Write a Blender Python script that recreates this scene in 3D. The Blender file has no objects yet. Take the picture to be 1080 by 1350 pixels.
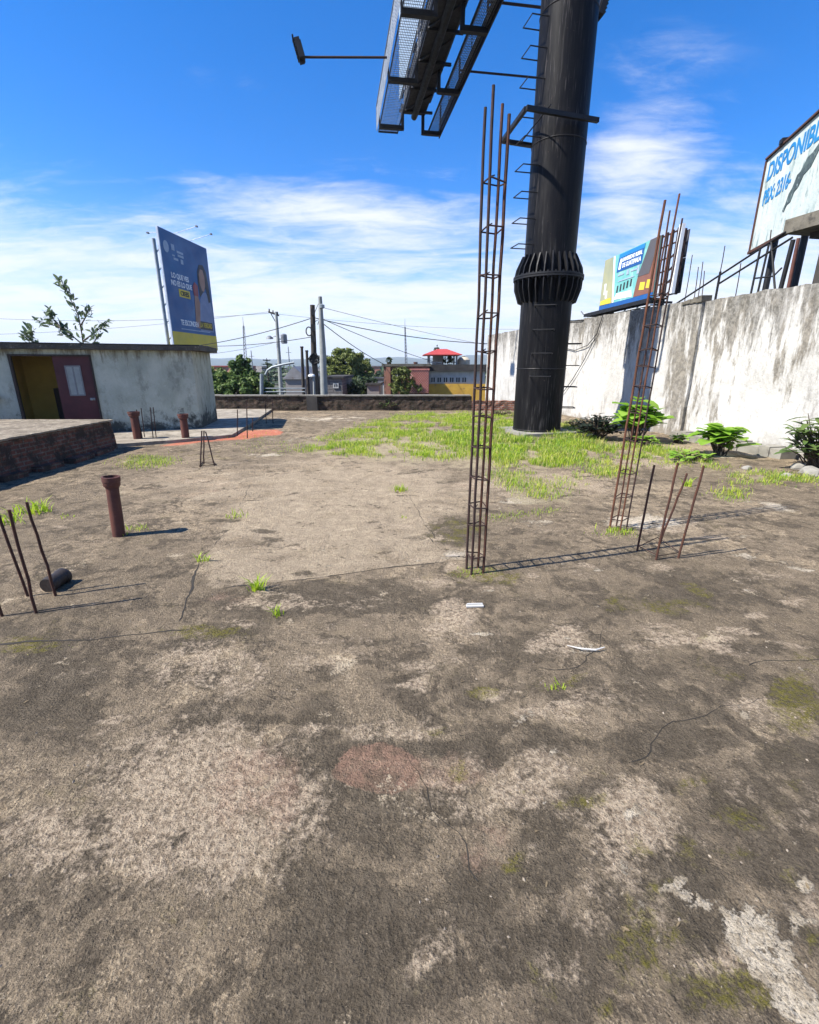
import bpy, math, random
import numpy as np
from mathutils import Vector, Matrix, noise as mnoise
random.seed(7)
S = bpy.context.scene
COL = S.collection
R = math.radians
pi = math.pi

# ------------------------------------------------------------------ camera
PITCH, FPX, EYE = R(17.2), 620.0, 1.6
cd = bpy.data.cameras.new('camera'); cam = bpy.data.objects.new('camera', cd); COL.objects.link(cam)
cd.sensor_fit = 'HORIZONTAL'; cd.sensor_width = 36; cd.lens = 36*FPX/1080
cd.clip_start = .05; cd.clip_end = 20000
cam.location = (0, 0, EYE); cam.rotation_euler = (pi/2-PITCH, 0, 0)
S.camera = cam

# ------------------------------------------------------------------ light
AZ, EL = R(19), R(49)                 # the light travels towards azimuth AZ (from +X to +Y), going down at EL
TO_SUN = Vector((-math.cos(AZ)*math.cos(EL), -math.sin(AZ)*math.cos(EL), math.sin(EL)))
sd = bpy.data.lights.new('sun', 'SUN'); sun = bpy.data.objects.new('sun', sd); COL.objects.link(sun)
sd.energy = 4.9; sd.angle = R(.5); sd.color = (1, .95, .86)
sun.rotation_euler = TO_SUN.to_track_quat('Z', 'Y').to_euler()
S.view_settings.view_transform = 'Standard'; S.view_settings.look = 'None'
S.view_settings.exposure = 1.1; S.view_settings.gamma = 1
S.cycles.use_denoising = True
try: S.cycles.denoiser = 'OPENIMAGEDENOISE'
except Exception: pass
S.cycles.max_bounces = 6; S.cycles.transparent_max_bounces = 16

class NT:
    "small helper to write node trees"
    def __init__(s, tree): s.t = tree; tree.nodes.clear()
    def n(s, typ, **kw):
        nd = s.t.nodes.new(typ)
        for k, v in kw.items(): setattr(nd, k, v)
        return nd
    def l(s, a, b): s.t.links.new(a, b)
    def put(s, sock, v):
        if isinstance(v, bpy.types.NodeSocket): s.l(v, sock)
        elif v is not None:
            if isinstance(v, (tuple, list)) and len(v) == 3 and sock.type == 'RGBA': v = (*v, 1)
            sock.default_value = v
    def math(s, op, a, b=None, c=None, clamp=False):
        nd = s.n('ShaderNodeMath', operation=op, use_clamp=clamp); s.put(nd.inputs[0], a)
        if b is not None: s.put(nd.inputs[1], b)
        if c is not None: s.put(nd.inputs[2], c)
        return nd.outputs[0]
    def noise(s, scale, detail=4, rough=.55, vec=None, dist=0, out=0):
        nd = s.n('ShaderNodeTexNoise'); nd.inputs['Scale'].default_value = scale; nd.inputs['Detail'].default_value = detail
        nd.inputs['Roughness'].default_value = rough; nd.inputs['Distortion'].default_value = dist
        if vec is not None: s.l(vec, nd.inputs['Vector'])
        return nd.outputs[out]
    def voro(s, scale, vec=None, feature='F1', out='Distance', rnd=1):
        nd = s.n('ShaderNodeTexVoronoi', feature=feature); nd.inputs['Scale'].default_value = scale
        nd.inputs['Randomness'].default_value = rnd
        if vec is not None: s.l(vec, nd.inputs['Vector'])
        return nd.outputs[out]
    def ss(s, x, a, b, lo=0, hi=1):
        nd = s.n('ShaderNodeMapRange', interpolation_type='SMOOTHSTEP')
        s.put(nd.inputs['Value'], x); s.put(nd.inputs['From Min'], a); s.put(nd.inputs['From Max'], b)
        s.put(nd.inputs['To Min'], lo); s.put(nd.inputs['To Max'], hi)
        return nd.outputs[0]
    def mix(s, f, a, b, mode='MIX'):
        nd = s.n('ShaderNodeMix', data_type='RGBA', blend_type=mode); s.put(nd.inputs[0], f)
        s.put(nd.inputs[6], a); s.put(nd.inputs[7], b); return nd.outputs[2]
    def attr(s, name): nd = s.n('ShaderNodeAttribute', attribute_name=name); return nd.outputs['Fac']
    def obj(s): return s.n('ShaderNodeTexCoord').outputs['Object']
    def mapping(s, vec, scale=(1, 1, 1), rot=(0, 0, 0), loc=(0, 0, 0)):
        nd = s.n('ShaderNodeMapping'); s.l(vec, nd.inputs['Vector'])
        nd.inputs['Scale'].default_value = scale; nd.inputs['Rotation'].default_value = rot; nd.inputs['Location'].default_value = loc
        return nd.outputs[0]
    def bump(s, h, strength=.5, dist=.01, normal=None):
        nd = s.n('ShaderNodeBump'); nd.inputs['Strength'].default_value = strength; nd.inputs['Distance'].default_value = dist
        s.l(h, nd.inputs['Height'])
        if normal is not None: s.l(normal, nd.inputs['Normal'])
        return nd.outputs[0]
    def bsdf(s, color, rough=.8, metal=0, normal=None, spec=.4, trans=None):
        nd = s.n('ShaderNodeBsdfPrincipled'); s.put(nd.inputs['Base Color'], color); s.put(nd.inputs['Roughness'], rough)
        s.put(nd.inputs['Metallic'], metal); nd.inputs['Specular IOR Level'].default_value = spec
        if normal is not None: s.l(normal, nd.inputs['Normal'])
        o = s.n('ShaderNodeOutputMaterial'); sh = nd.outputs[0]
        if trans:
            tr = s.n('ShaderNodeBsdfTranslucent'); s.put(tr.inputs['Color'], trans[1])
            mx = s.n('ShaderNodeMixShader'); mx.inputs[0].default_value = trans[0]
            s.l(sh, mx.inputs[1]); s.l(tr.outputs[0], mx.inputs[2]); sh = mx.outputs[0]
        s.l(sh, o.inputs['Surface']); return nd

# ------------------------------------------------------------------ placement helpers (photo measurements turned into metres)
CP, SP = math.cos(PITCH), math.sin(PITCH)
def ray(px, py):
    dx, dy = (px-540)/FPX, (py-675)/FPX
    return Vector((dx, CP-dy*SP, -SP-dy*CP))
def G(px, py, z=0.0):
    d = ray(px, py); t = (z-EYE)/d.z; return Vector((d.x*t, d.y*t, z))
def P(px, py, Y):
    d = ray(px, py); t = Y/d.y; return Vector((d.x*t, Y, EYE+d.z*t))
def toPx(x, y, z):
    dep = y*CP-(z-EYE)*SP
    dn = -(z-EYE)*CP-y*SP
    return 540+FPX*x/dep, 675+FPX*dn/dep, dep

# ------------------------------------------------------------------ sky
W = bpy.data.worlds.new('World'); S.world = W; W.use_nodes = True
n = NT(W.node_tree)
sky = n.n('ShaderNodeTexSky', sky_type='NISHITA'); sky.sun_disc = False
sky.sun_elevation = EL; sky.sun_rotation = math.atan2(TO_SUN.x, TO_SUN.y)
sky.altitude = 1500; sky.air_density = 1.0; sky.dust_density = .35; sky.ozone_density = 2.2
hs = n.n('ShaderNodeHueSaturation'); hs.inputs['Saturation'].default_value = 1.34; hs.inputs['Value'].default_value = 1.22
n.l(n.mix(1.0, sky.outputs[0], (.93, .96, 1.12), 'MULTIPLY'), hs.inputs['Color'])
dirv = n.n('ShaderNodeTexCoord').outputs['Generated']
sep = n.n('ShaderNodeSeparateXYZ'); n.l(dirv, sep.inputs[0])
zc = n.math('MAXIMUM', sep.outputs[2], 0.0)
zz = n.math('ADD', zc, .16)
cu = n.n('ShaderNodeCombineXYZ'); n.l(n.math('DIVIDE', sep.outputs[0], zz), cu.inputs[0]); n.l(n.math('DIVIDE', sep.outputs[1], zz), cu.inputs[1])
uv = cu.outputs[0]
streak = n.noise(1.6, 8, .62, n.mapping(uv, (.85, 1.9, 1), (0, 0, R(-14)), (3.1, 1.7, 0)), .6)
fine = n.noise(5.5, 8, .66, n.mapping(uv, (.8, 1.7, 1), (0, 0, R(20))), .9)
cl = n.math('ADD', n.math('MULTIPLY', streak, .72), n.math('MULTIPLY', fine, .28))
def glob(px, py, sx, sy):                       # soft cloud region round a fixed sky direction
    d = ray(px, py).normalized(); rt = d.cross(Vector((0, 0, 1))).normalized(); up = rt.cross(d)
    def dot(v):
        nd = n.n('ShaderNodeVectorMath', operation='DOT_PRODUCT'); n.l(dirv, nd.inputs[0]); nd.inputs[1].default_value = v
        return nd.outputs['Value']
    a = n.math('DIVIDE', dot(rt), sx); b = n.math('DIVIDE', dot(up), sy)
    rr = n.math('ADD', n.math('MULTIPLY', a, a), n.math('MULTIPLY', b, b))
    g = n.math('POWER', 2.718, n.math('MULTIPLY', rr, -1))
    return n.math('MULTIPLY', g, n.math('GREATER_THAN', dot(d), 0))
band = n.ss(sep.outputs[2], .40, .08)
reg = n.math('MULTIPLY', band, .56)
for (px, py, sx, sy, k) in [(835, 235, .12, .13, .50), (430, 275, .30, .05, .50), (520, 330, .34, .11, .46), (150, 400, .5, .12, .25),
                            (950, 280, .10, .08, .33), (430, 160, .025, .03, .12), (260, 100, .06, .03, .12), (0, 270, .05, .03, .3), (330, 125, .05, .03, .16),
                            (760, 360, .2, .10, .3)]:
    reg = n.math('MAXIMUM', reg, n.math('MULTIPLY', glob(px, py, sx, sy), k))
den = n.ss(n.math('ADD', cl, n.math('MULTIPLY', reg, .80)), .62, 1.04, 0, .95)
den = n.math('MULTIPLY', den, n.ss(reg, .02, .16))
hz = n.ss(sep.outputs[2], .30, -.02, 0, .55)    # pale milky air near the horizon
cam_sky = n.mix(hz, hs.outputs[0], (4.1, 5.4, 7.0))
skyc = n.mix(den, cam_sky, (5.9, 6.05, 6.3))
bg = n.n('ShaderNodeBackground'); n.l(skyc, bg.inputs['Color']); bg.inputs['Strength'].default_value = .085
wo = n.n('ShaderNodeOutputWorld'); n.l(bg.outputs[0], wo.inputs['Surface'])

# ------------------------------------------------------------------ materials
MATS = {}
def material(name):
    m = bpy.data.materials.new(name); m.use_nodes = True; MATS[name] = m; return m, NT(m.node_tree)
def weathered(name, c1, c2, scale=3, rough=.8, metal=0, c3=None, s3=14, t3=(.6, .75), bump=.3, bscale=30, bdist=.01, spec=.35, stretch=(1, 1, 1)):
    m, k = material(name); o = k.mapping(k.obj(), stretch)
    f = k.ss(k.noise(scale, 6, .6, o), .3, .7)
    c = k.mix(f, c1, c2)
    if c3: c = k.mix(k.ss(k.noise(s3, 6, .65, o), *t3), c, c3)
    nb = k.bump(k.noise(bscale, 5, .6, k.obj()), bump, bdist)
    rr = k.ss(k.noise(scale*2.3, 4, .6, o), .2, .8, max(.05, rough-.12), min(1, rough+.12))
    k.bsdf(c, rr, metal, nb, spec); return m
def plain(name, c, rough=.7, metal=0, var=.18):
    c2 = tuple(x*(1-var) for x in c); c1 = tuple(min(1, x*(1+var*.6)) for x in c)
    return weathered(name, c1, c2, 4, rough, metal, bump=.12, bscale=25)

weathered('rust', (.085, .034, .02), (.045, .022, .016), 9, .85, 0, (.17, .065, .025), 40, (.55, .75), .5, 90, .004)
weathered('dark_rust', (.045, .022, .018), (.028, .018, .016), 9, .8, 0, (.11, .045, .022), 40, (.6, .8), .5, 90, .004)
weathered('bright_rust', (.13, .052, .027), (.07, .030, .018), 9, .9, 0, (.20, .095, .055), 40, (.6, .8), .5, 90, .004)
weathered('pipe_clay', (.115, .042, .03), (.07, .028, .022), 6, .7, 0, (.18, .09, .07), 25, (.62, .8), .4, 60, .006)
weathered('black_pipe', (.025, .02, .018), (.04, .03, .025), 6, .6, 0, (.09, .06, .045), 20, (.62, .8), .4, 60, .006)
weathered('black_steel', (.006, .006, .007), (.010, .010, .012), 4, .55, .0, (.03, .027, .024), 25, (.68, .88), .2, 40, .004)
weathered('grey_steel', (.22, .23, .25), (.14, .15, .16), 4, .5, .4, (.12, .08, .06), 20, (.65, .85), .2, 40, .004)
weathered('mesh_steel', (.62, .66, .72), (.45, .50, .56), 4, .4, .2, None)
weathered('galvanised', (.30, .33, .34), (.22, .25, .26), 4, .5, .3, None)
weathered('concrete', (.27, .255, .22), (.18, .168, .145), 2.5, .9, 0, (.10, .092, .08), 7, (.55, .75), .5, 30, .012)
weathered('old_concrete', (.17, .155, .125), (.10, .09, .072), 2.5, .9, 0, (.05, .047, .04), 6, (.5, .7), .5, 30, .015)
weathered('pale_concrete', (.36, .315, .25), (.20, .172, .135), 2.2, .9, 0, (.15, .13, .10), 6, (.48, .66), .8, 30, .02)
weathered('rough_top', (.27, .225, .165), (.13, .105, .075), 3.2, .95, 0, (.38, .33, .25), 9, (.54, .66), 1.0, 22, .04)
weathered('eave_concrete', (.10, .09, .07), (.05, .046, .038), 3.5, .9, 0, (.22, .20, .16), 9, (.60, .70), .9, 14, .05)
weathered('pole_concrete', (.29, .30, .285), (.20, .21, .20), 2, .85, 0, None, bump=.2)
weathered('dark_wood', (.035, .028, .024), (.055, .045, .036), 5, .9, 0, None, stretch=(4, 4, .4))
weathered('pale_plaster', (.55, .55, .52), (.42, .42, .40), 2, .85, 0, (.22, .21, .19), 4, (.58, .78))
weathered('yellow_paint', (.62, .38, .06), (.50, .28, .05), 2, .8, 0, (.28, .17, .07), 4, (.58, .75))
weathered('ochre_room', (.62, .46, .11), (.50, .36, .085), 2, .85, 0, (.16, .11, .04), 5, (.62, .8))
weathered('door_red', (.075, .018, .022), (.055, .014, .018), 3, .5, 0, (.03, .011, .012), 9, (.6, .8), .15, 30, .003)
weathered('pink_brick', (.50, .20, .16), (.40, .15, .12), 3, .8, 0, None)
weathered('red_roof', (.42, .055, .042), (.33, .045, .036), 3, .6, 0, None)
weathered('tin', (.30, .30, .31), (.22, .21, .21), 1.5, .6, .2, (.16, .10, .07), 3, (.6, .8))
weathered('dark_tile', (.06, .055, .05), (.035, .033, .032), 2, .85, 0, None)
weathered('bark', (.10, .075, .052), (.055, .042, .03), 6, .95, 0, None, bump=.8, bscale=20, bdist=.03)
weathered('glass_dark', (.03, .035, .045), (.05, .06, .07), 2, .15, 0, None, bump=0)
weathered('frosted', (.30, .34, .32), (.22, .25, .24), 4, .4, 0, None)
weathered('cable', (.012, .012, .014), (.02, .02, .022), 4, .6, 0, None, bump=0)
weathered('tank_beige', (.52, .45, .34), (.42, .36, .27), 2, .6, 0, None)
weathered('far_wall', (.30, .27, .25), (.22, .20, .19), .6, .85, 0, (.14, .125, .115), 1.3, (.55, .75))
weathered('far_red', (.34, .16, .11), (.26, .12, .08), .6, .85, 0, (.14, .1, .08), 1.3, (.6, .8))
weathered('poster_back', (.10, .10, .11), (.07, .07, .075), 2, .7, 0, None)
weathered('print_blue', (.012, .115, .29), (.009, .07, .21), .35, .45, 0, (.03, .18, .34), .5, (.55, .75), .03)
weathered('print_yellow', (.66, .50, .04), (.55, .42, .05), 1, .5, 0, None, bump=.03)
weathered('print_white', (.78, .80, .80), (.70, .72, .73), 1, .5, 0, None, bump=.03)
weathered('print_pale', (.33, .42, .52), (.26, .35, .45), 2, .5, 0, None, bump=.03)
weathered('print_skin', (.35, .19, .13), (.28, .15, .10), 1, .5, 0, None, bump=.03)
weathered('print_hair', (.022, .022, .028), (.03, .03, .036), 1, .5, 0, None, bump=.03)
weathered('print_red', (.30, .04, .05), (.22, .03, .04), 1, .5, 0, None, bump=.03)
weathered('print_shirt', (.20, .25, .38), (.14, .19, .31), 1.2, .5, 0, None, bump=.03)
weathered('print_mint', (.17, .44, .41), (.12, .36, .35), .8, .5, 0, (.30, .54, .48), 1.5, (.5, .7), .03)
weathered('print_olive', (.40, .38, .20), (.24, .26, .18), .4, .5, 0, (.5, .47, .2), .8, (.55, .75), .03)
weathered('print_brown', (.20, .085, .055), (.14, .06, .045), .5, .5, 0, (.28, .13, .08), 1, (.6, .8), .03)
weathered('print_slate', (.09, .085, .09), (.07, .065, .07), .5, .5, 0, None, bump=.03)
weathered('print_royal', (.010, .09, .30), (.010, .07, .24), .6, .5, 0, None, bump=.03)
weathered('print_cyan', (.015, .20, .46), (.015, .16, .40), .6, .5, 0, None, bump=.03)
weathered('shadow_teal', (.035, .05, .055), (.09, .13, .13), 5, .7, 0, (.25, .32, .32), 7, (.58, .68))
weathered('print_black', (.02, .022, .025), (.03, .034, .038), 1, .5, 0, None, bump=.03)
weathered('torn_paper', (.52, .57, .55), (.40, .47, .46), 1.6, .8, 0, (.20, .27, .27), 3.2, (.54, .68), .5, 9, .03, stretch=(1.6, 1.6, .5))
weathered('white_litter', (.55, .54, .51), (.40, .39, .36), 6, .5, 0, None)
weathered('dry_litter', (.20, .15, .085), (.10, .075, .045), 30, .9, 0, None)
weathered('stone', (.30, .25, .19), (.17, .14, .11), 20, .9, 0, None)
def leafmat(name, a, b, tr=.3, scale=3):
    m, k = material(name); o = k.obj()
    c = k.mix(k.ss(k.noise(scale, 3, .6, o), .35, .65), a, b)
    k.bsdf(c, .55, 0, None, .3, (tr, tuple(min(1, x*1.7) for x in a)))
leafmat('leaf_grass', (.26, .38, .022), (.44, .48, .05), .35, 2.2)
leafmat('leaf_dry', (.46, .42, .16), (.34, .33, .10), .3, 4)
leafmat('leaf_green', (.10, .20, .022), (.16, .27, .03), .3, 3)
leafmat('leaf_bright', (.17, .32, .03), (.27, .40, .06), .35, 2)
leafmat('leaf_mid', (.075, .13, .035), (.14, .19, .045), .28, 1.2)
leafmat('leaf_yellowish', (.10, .13, .03), (.16, .18, .045), .25, .9)
leafmat('leaf_dark', (.025, .05, .022), (.05, .075, .03), .2, 1.2)
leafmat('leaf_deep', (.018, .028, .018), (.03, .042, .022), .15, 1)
leafmat('leaf_grey', (.10, .14, .075), (.16, .20, .11), .25, 3)

def brick_mat(name, c1, c2, mortar, sc, dirt):
    m, k = material(name); o = k.obj()
    s3 = k.n('ShaderNodeSeparateXYZ'); k.l(o, s3.inputs[0])
    cb = k.n('ShaderNodeCombineXYZ'); k.l(k.math('ADD', s3.outputs[0], s3.outputs[1]), cb.inputs[0]); k.l(s3.outputs[2], cb.inputs[1])
    br = k.n('ShaderNodeTexBrick'); k.l(cb.outputs[0], br.inputs['Vector'])
    br.inputs['Scale'].default_value = sc; br.inputs['Mortar Size'].default_value = .03; br.inputs['Mortar Smooth'].default_value = .3
    br.inputs['Color1'].default_value = (*c1, 1); br.inputs['Color2'].default_value = (*c2, 1); br.inputs['Mortar'].default_value = (*mortar, 1)
    br.inputs['Brick Width'].default_value = .5; br.inputs['Row Height'].default_value = .17
    c = k.mix(k.ss(k.noise(4, 8, .75, o), .42, .60), br.outputs[0], dirt)
    c = k.mix(k.ss(k.noise(11, 6, .7, o), .58, .7, 0, .6), c, tuple(min(1, x*1.5+.02) for x in mortar))
    h = k.math('SUBTRACT', k.noise(28, 5, .6, o), k.math('MULTIPLY', br.outputs[1], .8))
    k.bsdf(c, .92, 0, k.bump(h, .9, .025), .2)
brick_mat('dark_brick', (.20, .075, .048), (.13, .055, .04), (.16, .135, .11), 2.6, (.05, .038, .03))
brick_mat('parapet_brick', (.10, .06, .042), (.07, .048, .035), (.10, .086, .07), 3.1, (.035, .03, .022))
brick_mat('red_brick', (.30, .12, .075), (.22, .09, .06), (.26, .22, .19), 2.2, (.12, .075, .055))
brick_mat('block_wall', (.24, .22, .21), (.19, .175, .17), (.14, .13, .125), .9, (.14, .13, .12))

# black painted pole: gloss with chalky vertical runs
m, k = material('pole_paint'); o = k.obj()
run = k.noise(9, 6, .7, k.mapping(o, (1.4, 1.4, .10)))
runs = k.noise(30, 4, .6, k.mapping(o, (1.2, 1.2, .06)))
patch = k.noise(1.1, 4, .6, k.mapping(o, (1, 1, .5)))
c = k.mix(k.ss(run, .40, .75), (.006, .006, .007), (.016, .0155, .016))
c = k.mix(k.math('MULTIPLY', k.ss(runs, .54, .72), k.ss(patch, .38, .6)), c, (.075, .070, .067))
c = k.mix(k.ss(k.noise(16, 6, .7, o), .62, .75, 0, .7), c, (.07, .05, .04))
k.bsdf(c, k.ss(run, .3, .8, .38, .6), .0, k.bump(k.noise(3, 4, .5, o), .12, .02), .10)

# grey-green house plaster, black mould low down, brown runs under the eave, chipped patches
m, k = material('green_plaster'); o = k.obj(); s3 = k.n('ShaderNodeSeparateXYZ'); k.l(o, s3.inputs[0]); z = s3.outputs[2]
c = k.mix(k.ss(k.noise(1.4, 6, .65, o), .35, .65), (.45, .475, .39), (.33, .355, .285))
c = k.mix(k.ss(k.noise(4, 8, .72, k.mapping(o, (1, 1, .5))), .50, .68, 0, .75), c, (.20, .215, .17))
c = k.mix(k.ss(k.noise(9, 7, .75, o), .60, .70, 0, .8), c, (.47, .48, .41))
nz = k.math('ADD', k.math('MULTIPLY', k.math('SUBTRACT', k.noise(2.2, 8, .72, o), .5), 2.2), k.math('MULTIPLY', k.math('SUBTRACT', k.noise(8, 7, .75, o), .5), 1.2))
c = k.mix(k.ss(k.math('SUBTRACT', k.math('MULTIPLY', z, 1.3), nz), .62, .18, 0, .92), c, (.040, .041, .036))
dr = k.math('ADD', k.math('MULTIPLY', k.math('SUBTRACT', z, 1.72), 1.2), k.math('MULTIPLY', k.math('SUBTRACT', k.noise(7, 8, .75, k.mapping(o, (1, 1, .16))), .5), 2.6))
c = k.mix(k.ss(dr, .05, .5, 0, .85), c, (.13, .115, .08))
c = k.mix(k.ss(k.noise(30, 5, .7, o), .62, .74, 0, .5), c, (.15, .15, .12))
k.bsdf(c, .9, 0, k.bump(k.math('ADD', k.noise(22, 6, .65, o), k.noise(3, 4, .5, o)), .6, .02), .2)

# old white wall: runs of black mould, grey top, dirty foot; the attributes place the big stains
m, k = material('white_wall'); o = k.obj(); s3 = k.n('ShaderNodeSeparateXYZ'); k.l(o, s3.inputs[0]); z = s3.outputs[2]
u = k.mapping(o, (1, 1, .22))
c = k.mix(k.ss(k.noise(1.1, 5, .6, o), .3, .7), (.56, .545, .515), (.42, .405, .375))
c = k.mix(k.ss(k.noise(7, 7, .72, k.mapping(o, (1, 1, .55))), .50, .74, 0, .7), c, (.36, .34, .30))
st = k.math('ADD', k.attr('stain'), k.math('MULTIPLY', k.math('SUBTRACT', k.noise(4.2, 8, .72, u), .5), 3.4))
c = k.mix(k.ss(st, .38, .80, 0, .9), c, k.mix(k.ss(k.noise(9, 6, .7, o), .4, .6), (.13, .115, .092), (.24, .215, .175)))
c = k.mix(k.ss(k.math('ADD', k.math('MULTIPLY', k.math('SUBTRACT', k.noise(1.3, 8, .7, k.mapping(o, (1, 1, .35), (0, 0, 0), (3, 0, 0))), .5), 3.2), k.math('MULTIPLY', k.math('SUBTRACT', k.noise(11, 8, .75, u), .5), 2.4)), .06, .60, 0, .72), c, (.25, .235, .215))
tp = k.math('ADD', k.math('MULTIPLY', k.math('SUBTRACT', z, 2.0), .62), k.math('ADD', k.math('MULTIPLY', k.math('SUBTRACT', k.noise(3.4, 8, .72, k.mapping(o, (1, 1, .13))), .5), 2.8), k.math('MULTIPLY', k.math('SUBTRACT', k.noise(14, 8, .75, k.mapping(o, (1, 1, .2))), .5), 2.2)))
c = k.mix(k.ss(tp, .04, .55, 0, .85), c, k.mix(k.ss(k.noise(12, 7, .75, o), .40, .62), (.085, .080, .068), (.23, .215, .19)))
ft = k.math('ADD', k.math('MULTIPLY', k.math('SUBTRACT', .30, z), 1.6), k.math('MULTIPLY', k.math('SUBTRACT', k.noise(3, 8, .7, o), .5), 2.2))
c = k.mix(k.ss(ft, .15, .7, 0, .9), c, (.24, .21, .17))
c = k.mix(k.ss(k.noise(26, 5, .7, o), .62, .76, 0, .7), c, (.22, .20, .17))
hh = k.math('ADD', k.noise(16, 7, .65, k.mapping(o, (1, 1, .6))), k.math('MULTIPLY', k.noise(3, 3, .5, o), .8))
k.bsdf(c, .92, 0, k.bump(hh, .7, .03), .2)

# weathered roof slab: soft attribute fields + noise give ragged stains
m, k = material('roof_slab'); o = k.obj()
def cen(v, a): return k.math('MULTIPLY', k.math('SUBTRACT', v, .5), a)
big = k.noise(.5, 6, .62, o, .3); mid = k.noise(2.2, 9, .68, o, .6); small = k.noise(9, 9, .72, o, .3); fine_ = k.noise(38, 6, .75, o)
g1 = k.noise(95, 4, .7, o); g2 = k.noise(170, 3, .7, k.mapping(o, (1, 1, 1), (0, 0, 1), (5, 1, 0))); peb = k.voro(80, o); peb2 = k.voro(26, o)
warp = k.math('ADD', k.math('ADD', cen(mid, 3.2), cen(small, 2.0)), cen(fine_, 1.5))
warp2 = k.math('ADD', k.math('ADD', cen(k.noise(2.3, 9, .68, k.mapping(o, (1, 1, 1), (0, 0, 2), (9, 4, 0)), .4), 3.2), cen(k.noise(10, 8, .72, k.mapping(o, (1, 1, 1), (0, 0, 2), (2, 8, 0))), 2.2)), cen(g1, 1.2))
def fld(name, a, b, w_=None, base_=.30, gain=.75):
    at = k.attr(name); return k.ss(k.math('ADD', at, k.math('MULTIPLY', w_ or warp, k.math('ADD', base_, k.math('MULTIPLY', at, gain)))), a, b)
skin = k.mix(k.ss(big, .35, .68), (.225, .183, .132), (.31, .254, .188))
skin = k.mix(k.ss(small, .42, .58, 0, .75), skin, (.150, .122, .092))
worn = k.mix(k.ss(fine_, .38, .58), (.20, .155, .105), (.52, .425, .305))
ero = k.ss(k.math('ADD', warp2, cen(big, 2.4)), .02, .42)
c = k.mix(k.math('MULTIPLY', ero, .75), skin, worn)
c = k.mix(k.math('MULTIPLY', fld('smooth', .30, .75), .82), c, k.mix(k.ss(small, .36, .64), (.48, .40, .30), (.34, .282, .212)))
grime = k.math('ADD', k.math('ADD', cen(k.noise(3.1, 8, .68, k.mapping(o, (1, 1, 1), (0, 0, 1), (4, 9, 0)), .8), 3.4), cen(k.noise(13, 8, .72, k.mapping(o, (1, 1, 1), (0, 0, 1), (6, 1, 0))), 2.0)), cen(fine_, 1))
grime = k.math('SUBTRACT', grime, k.math('MULTIPLY', k.attr('smooth'), .35))
gm = k.ss(grime, .06, .26, 0, .9)
c = k.mix(gm, c, k.mix(k.ss(fine_, .38, .6), (.072, .060, .046), (.142, .118, .090)))
dkm = k.math('MULTIPLY', fld('dark', .34, .60, warp2), .9)
darkm = k.math('MAXIMUM', gm, dkm)
c = k.mix(dkm, c, k.mix(k.ss(k.math('ADD', small, cen(fine_, .6)), .38, .64), (.080, .067, .051), (.142, .119, .091)))
palec = k.mix(k.ss(fine_, .38, .58), (.25, .196, .145), (.55, .455, .35))
c = k.mix(k.math('MULTIPLY', fld('pale', .38, .92, None, .35, .9), .85), c, palec)
c = k.mix(k.math('MULTIPLY', fld('pink', .4, .9, warp2), .5), c, k.mix(k.ss(fine_, .38, .6), (.24, .155, .115), (.46, .325, .25)))
c = k.mix(k.math('MULTIPLY', fld('terra', .42, .50, warp, .14, .25), .75), c, k.mix(k.ss(small, .38, .62), (.33, .205, .155), (.16, .11, .082)))
c = k.mix(k.math('MULTIPLY', fld('red', .4, .65, warp, .15, .3), .8), c, (.56, .17, .11))
mossn = k.math('MULTIPLY', fld('moss', .50, .85, warp2), k.ss(fine_, .38, .58))
c = k.mix(k.math('MULTIPLY', mossn, .85), c, (.15, .14, .022))
gen_moss = k.math('MULTIPLY', k.ss(k.noise(2.4, 8, .7, k.mapping(o, (1, 1, 1), (0, 0, 0), (7, 3, 0))), .56, .72), k.ss(fine_, .45, .6))
c = k.mix(k.math('MULTIPLY', gen_moss, .5), c, (.17, .15, .045))
wh = fld('white', .50, .62, warp, .45, .75)
c = k.mix(wh, c, k.mix(k.ss(k.math('ADD', small, cen(fine_, .8)), .40, .66), (.64, .575, .475), (.38, .325, .25)))
c = k.mix(k.math('MULTIPLY', k.ss(k.math('ADD', warp2, cen(mid, 3)), .62, .9), .75), c, (.60, .51, .385))
c = k.mix(fld('dirt', .45, .9), c, k.mix(k.ss(fine_, .4, .6), (.42, .36, .25), (.30, .26, .18)))
# aggregate: pale and dark grains
lum = k.math('SUBTRACT', 1.0, k.math('MULTIPLY', darkm, .8))
c = k.mix(k.math('MULTIPLY', k.ss(g1, .54, .66, 0, .6), lum), c, (.55, .46, .345))
c = k.mix(k.ss(g2, .55, .66, 0, .7), c, (.045, .036, .027))
c = k.mix(k.ss(k.noise(60, 4, .7, k.mapping(o, (1, 1, 1), (0, 0, 2), (1, 6, 0))), .56, .68, 0, .7), c, (.055, .044, .032))
c = k.mix(k.math('MULTIPLY', k.ss(peb, .12, .05, 0, .5), lum), c, (.50, .44, .35))
hgt = k.math('ADD', k.math('MULTIPLY', fine_, 1.1), k.math('MULTIPLY', g1, .5))
hgt = k.math('ADD', hgt, k.math('MULTIPLY', k.ss(peb, .0, .5), -.2))
hgt = k.math('ADD', hgt, k.math('MULTIPLY', small, 1.6))
hgt = k.math('ADD', hgt, k.math('MULTIPLY', wh, .5))
c = k.mix(1.0, c, (1.09, 1.045, .965), 'MULTIPLY')
k.bsdf(c, .93, 0, k.bump(hgt, 1.0, .032), .12)
weathered('crack_dirt', (.022, .019, .016), (.04, .034, .026), 12, .95, 0, None)

# terrain and hills
weathered('terrain', (.09, .085, .07), (.06, .07, .04), .05, .95, 0, (.16, .14, .12), .11, (.55, .7))
weathered('hill_green', (.045, .065, .04), (.07, .085, .05), .004, .95, 0, (.12, .12, .11), .02, (.55, .7))

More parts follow.
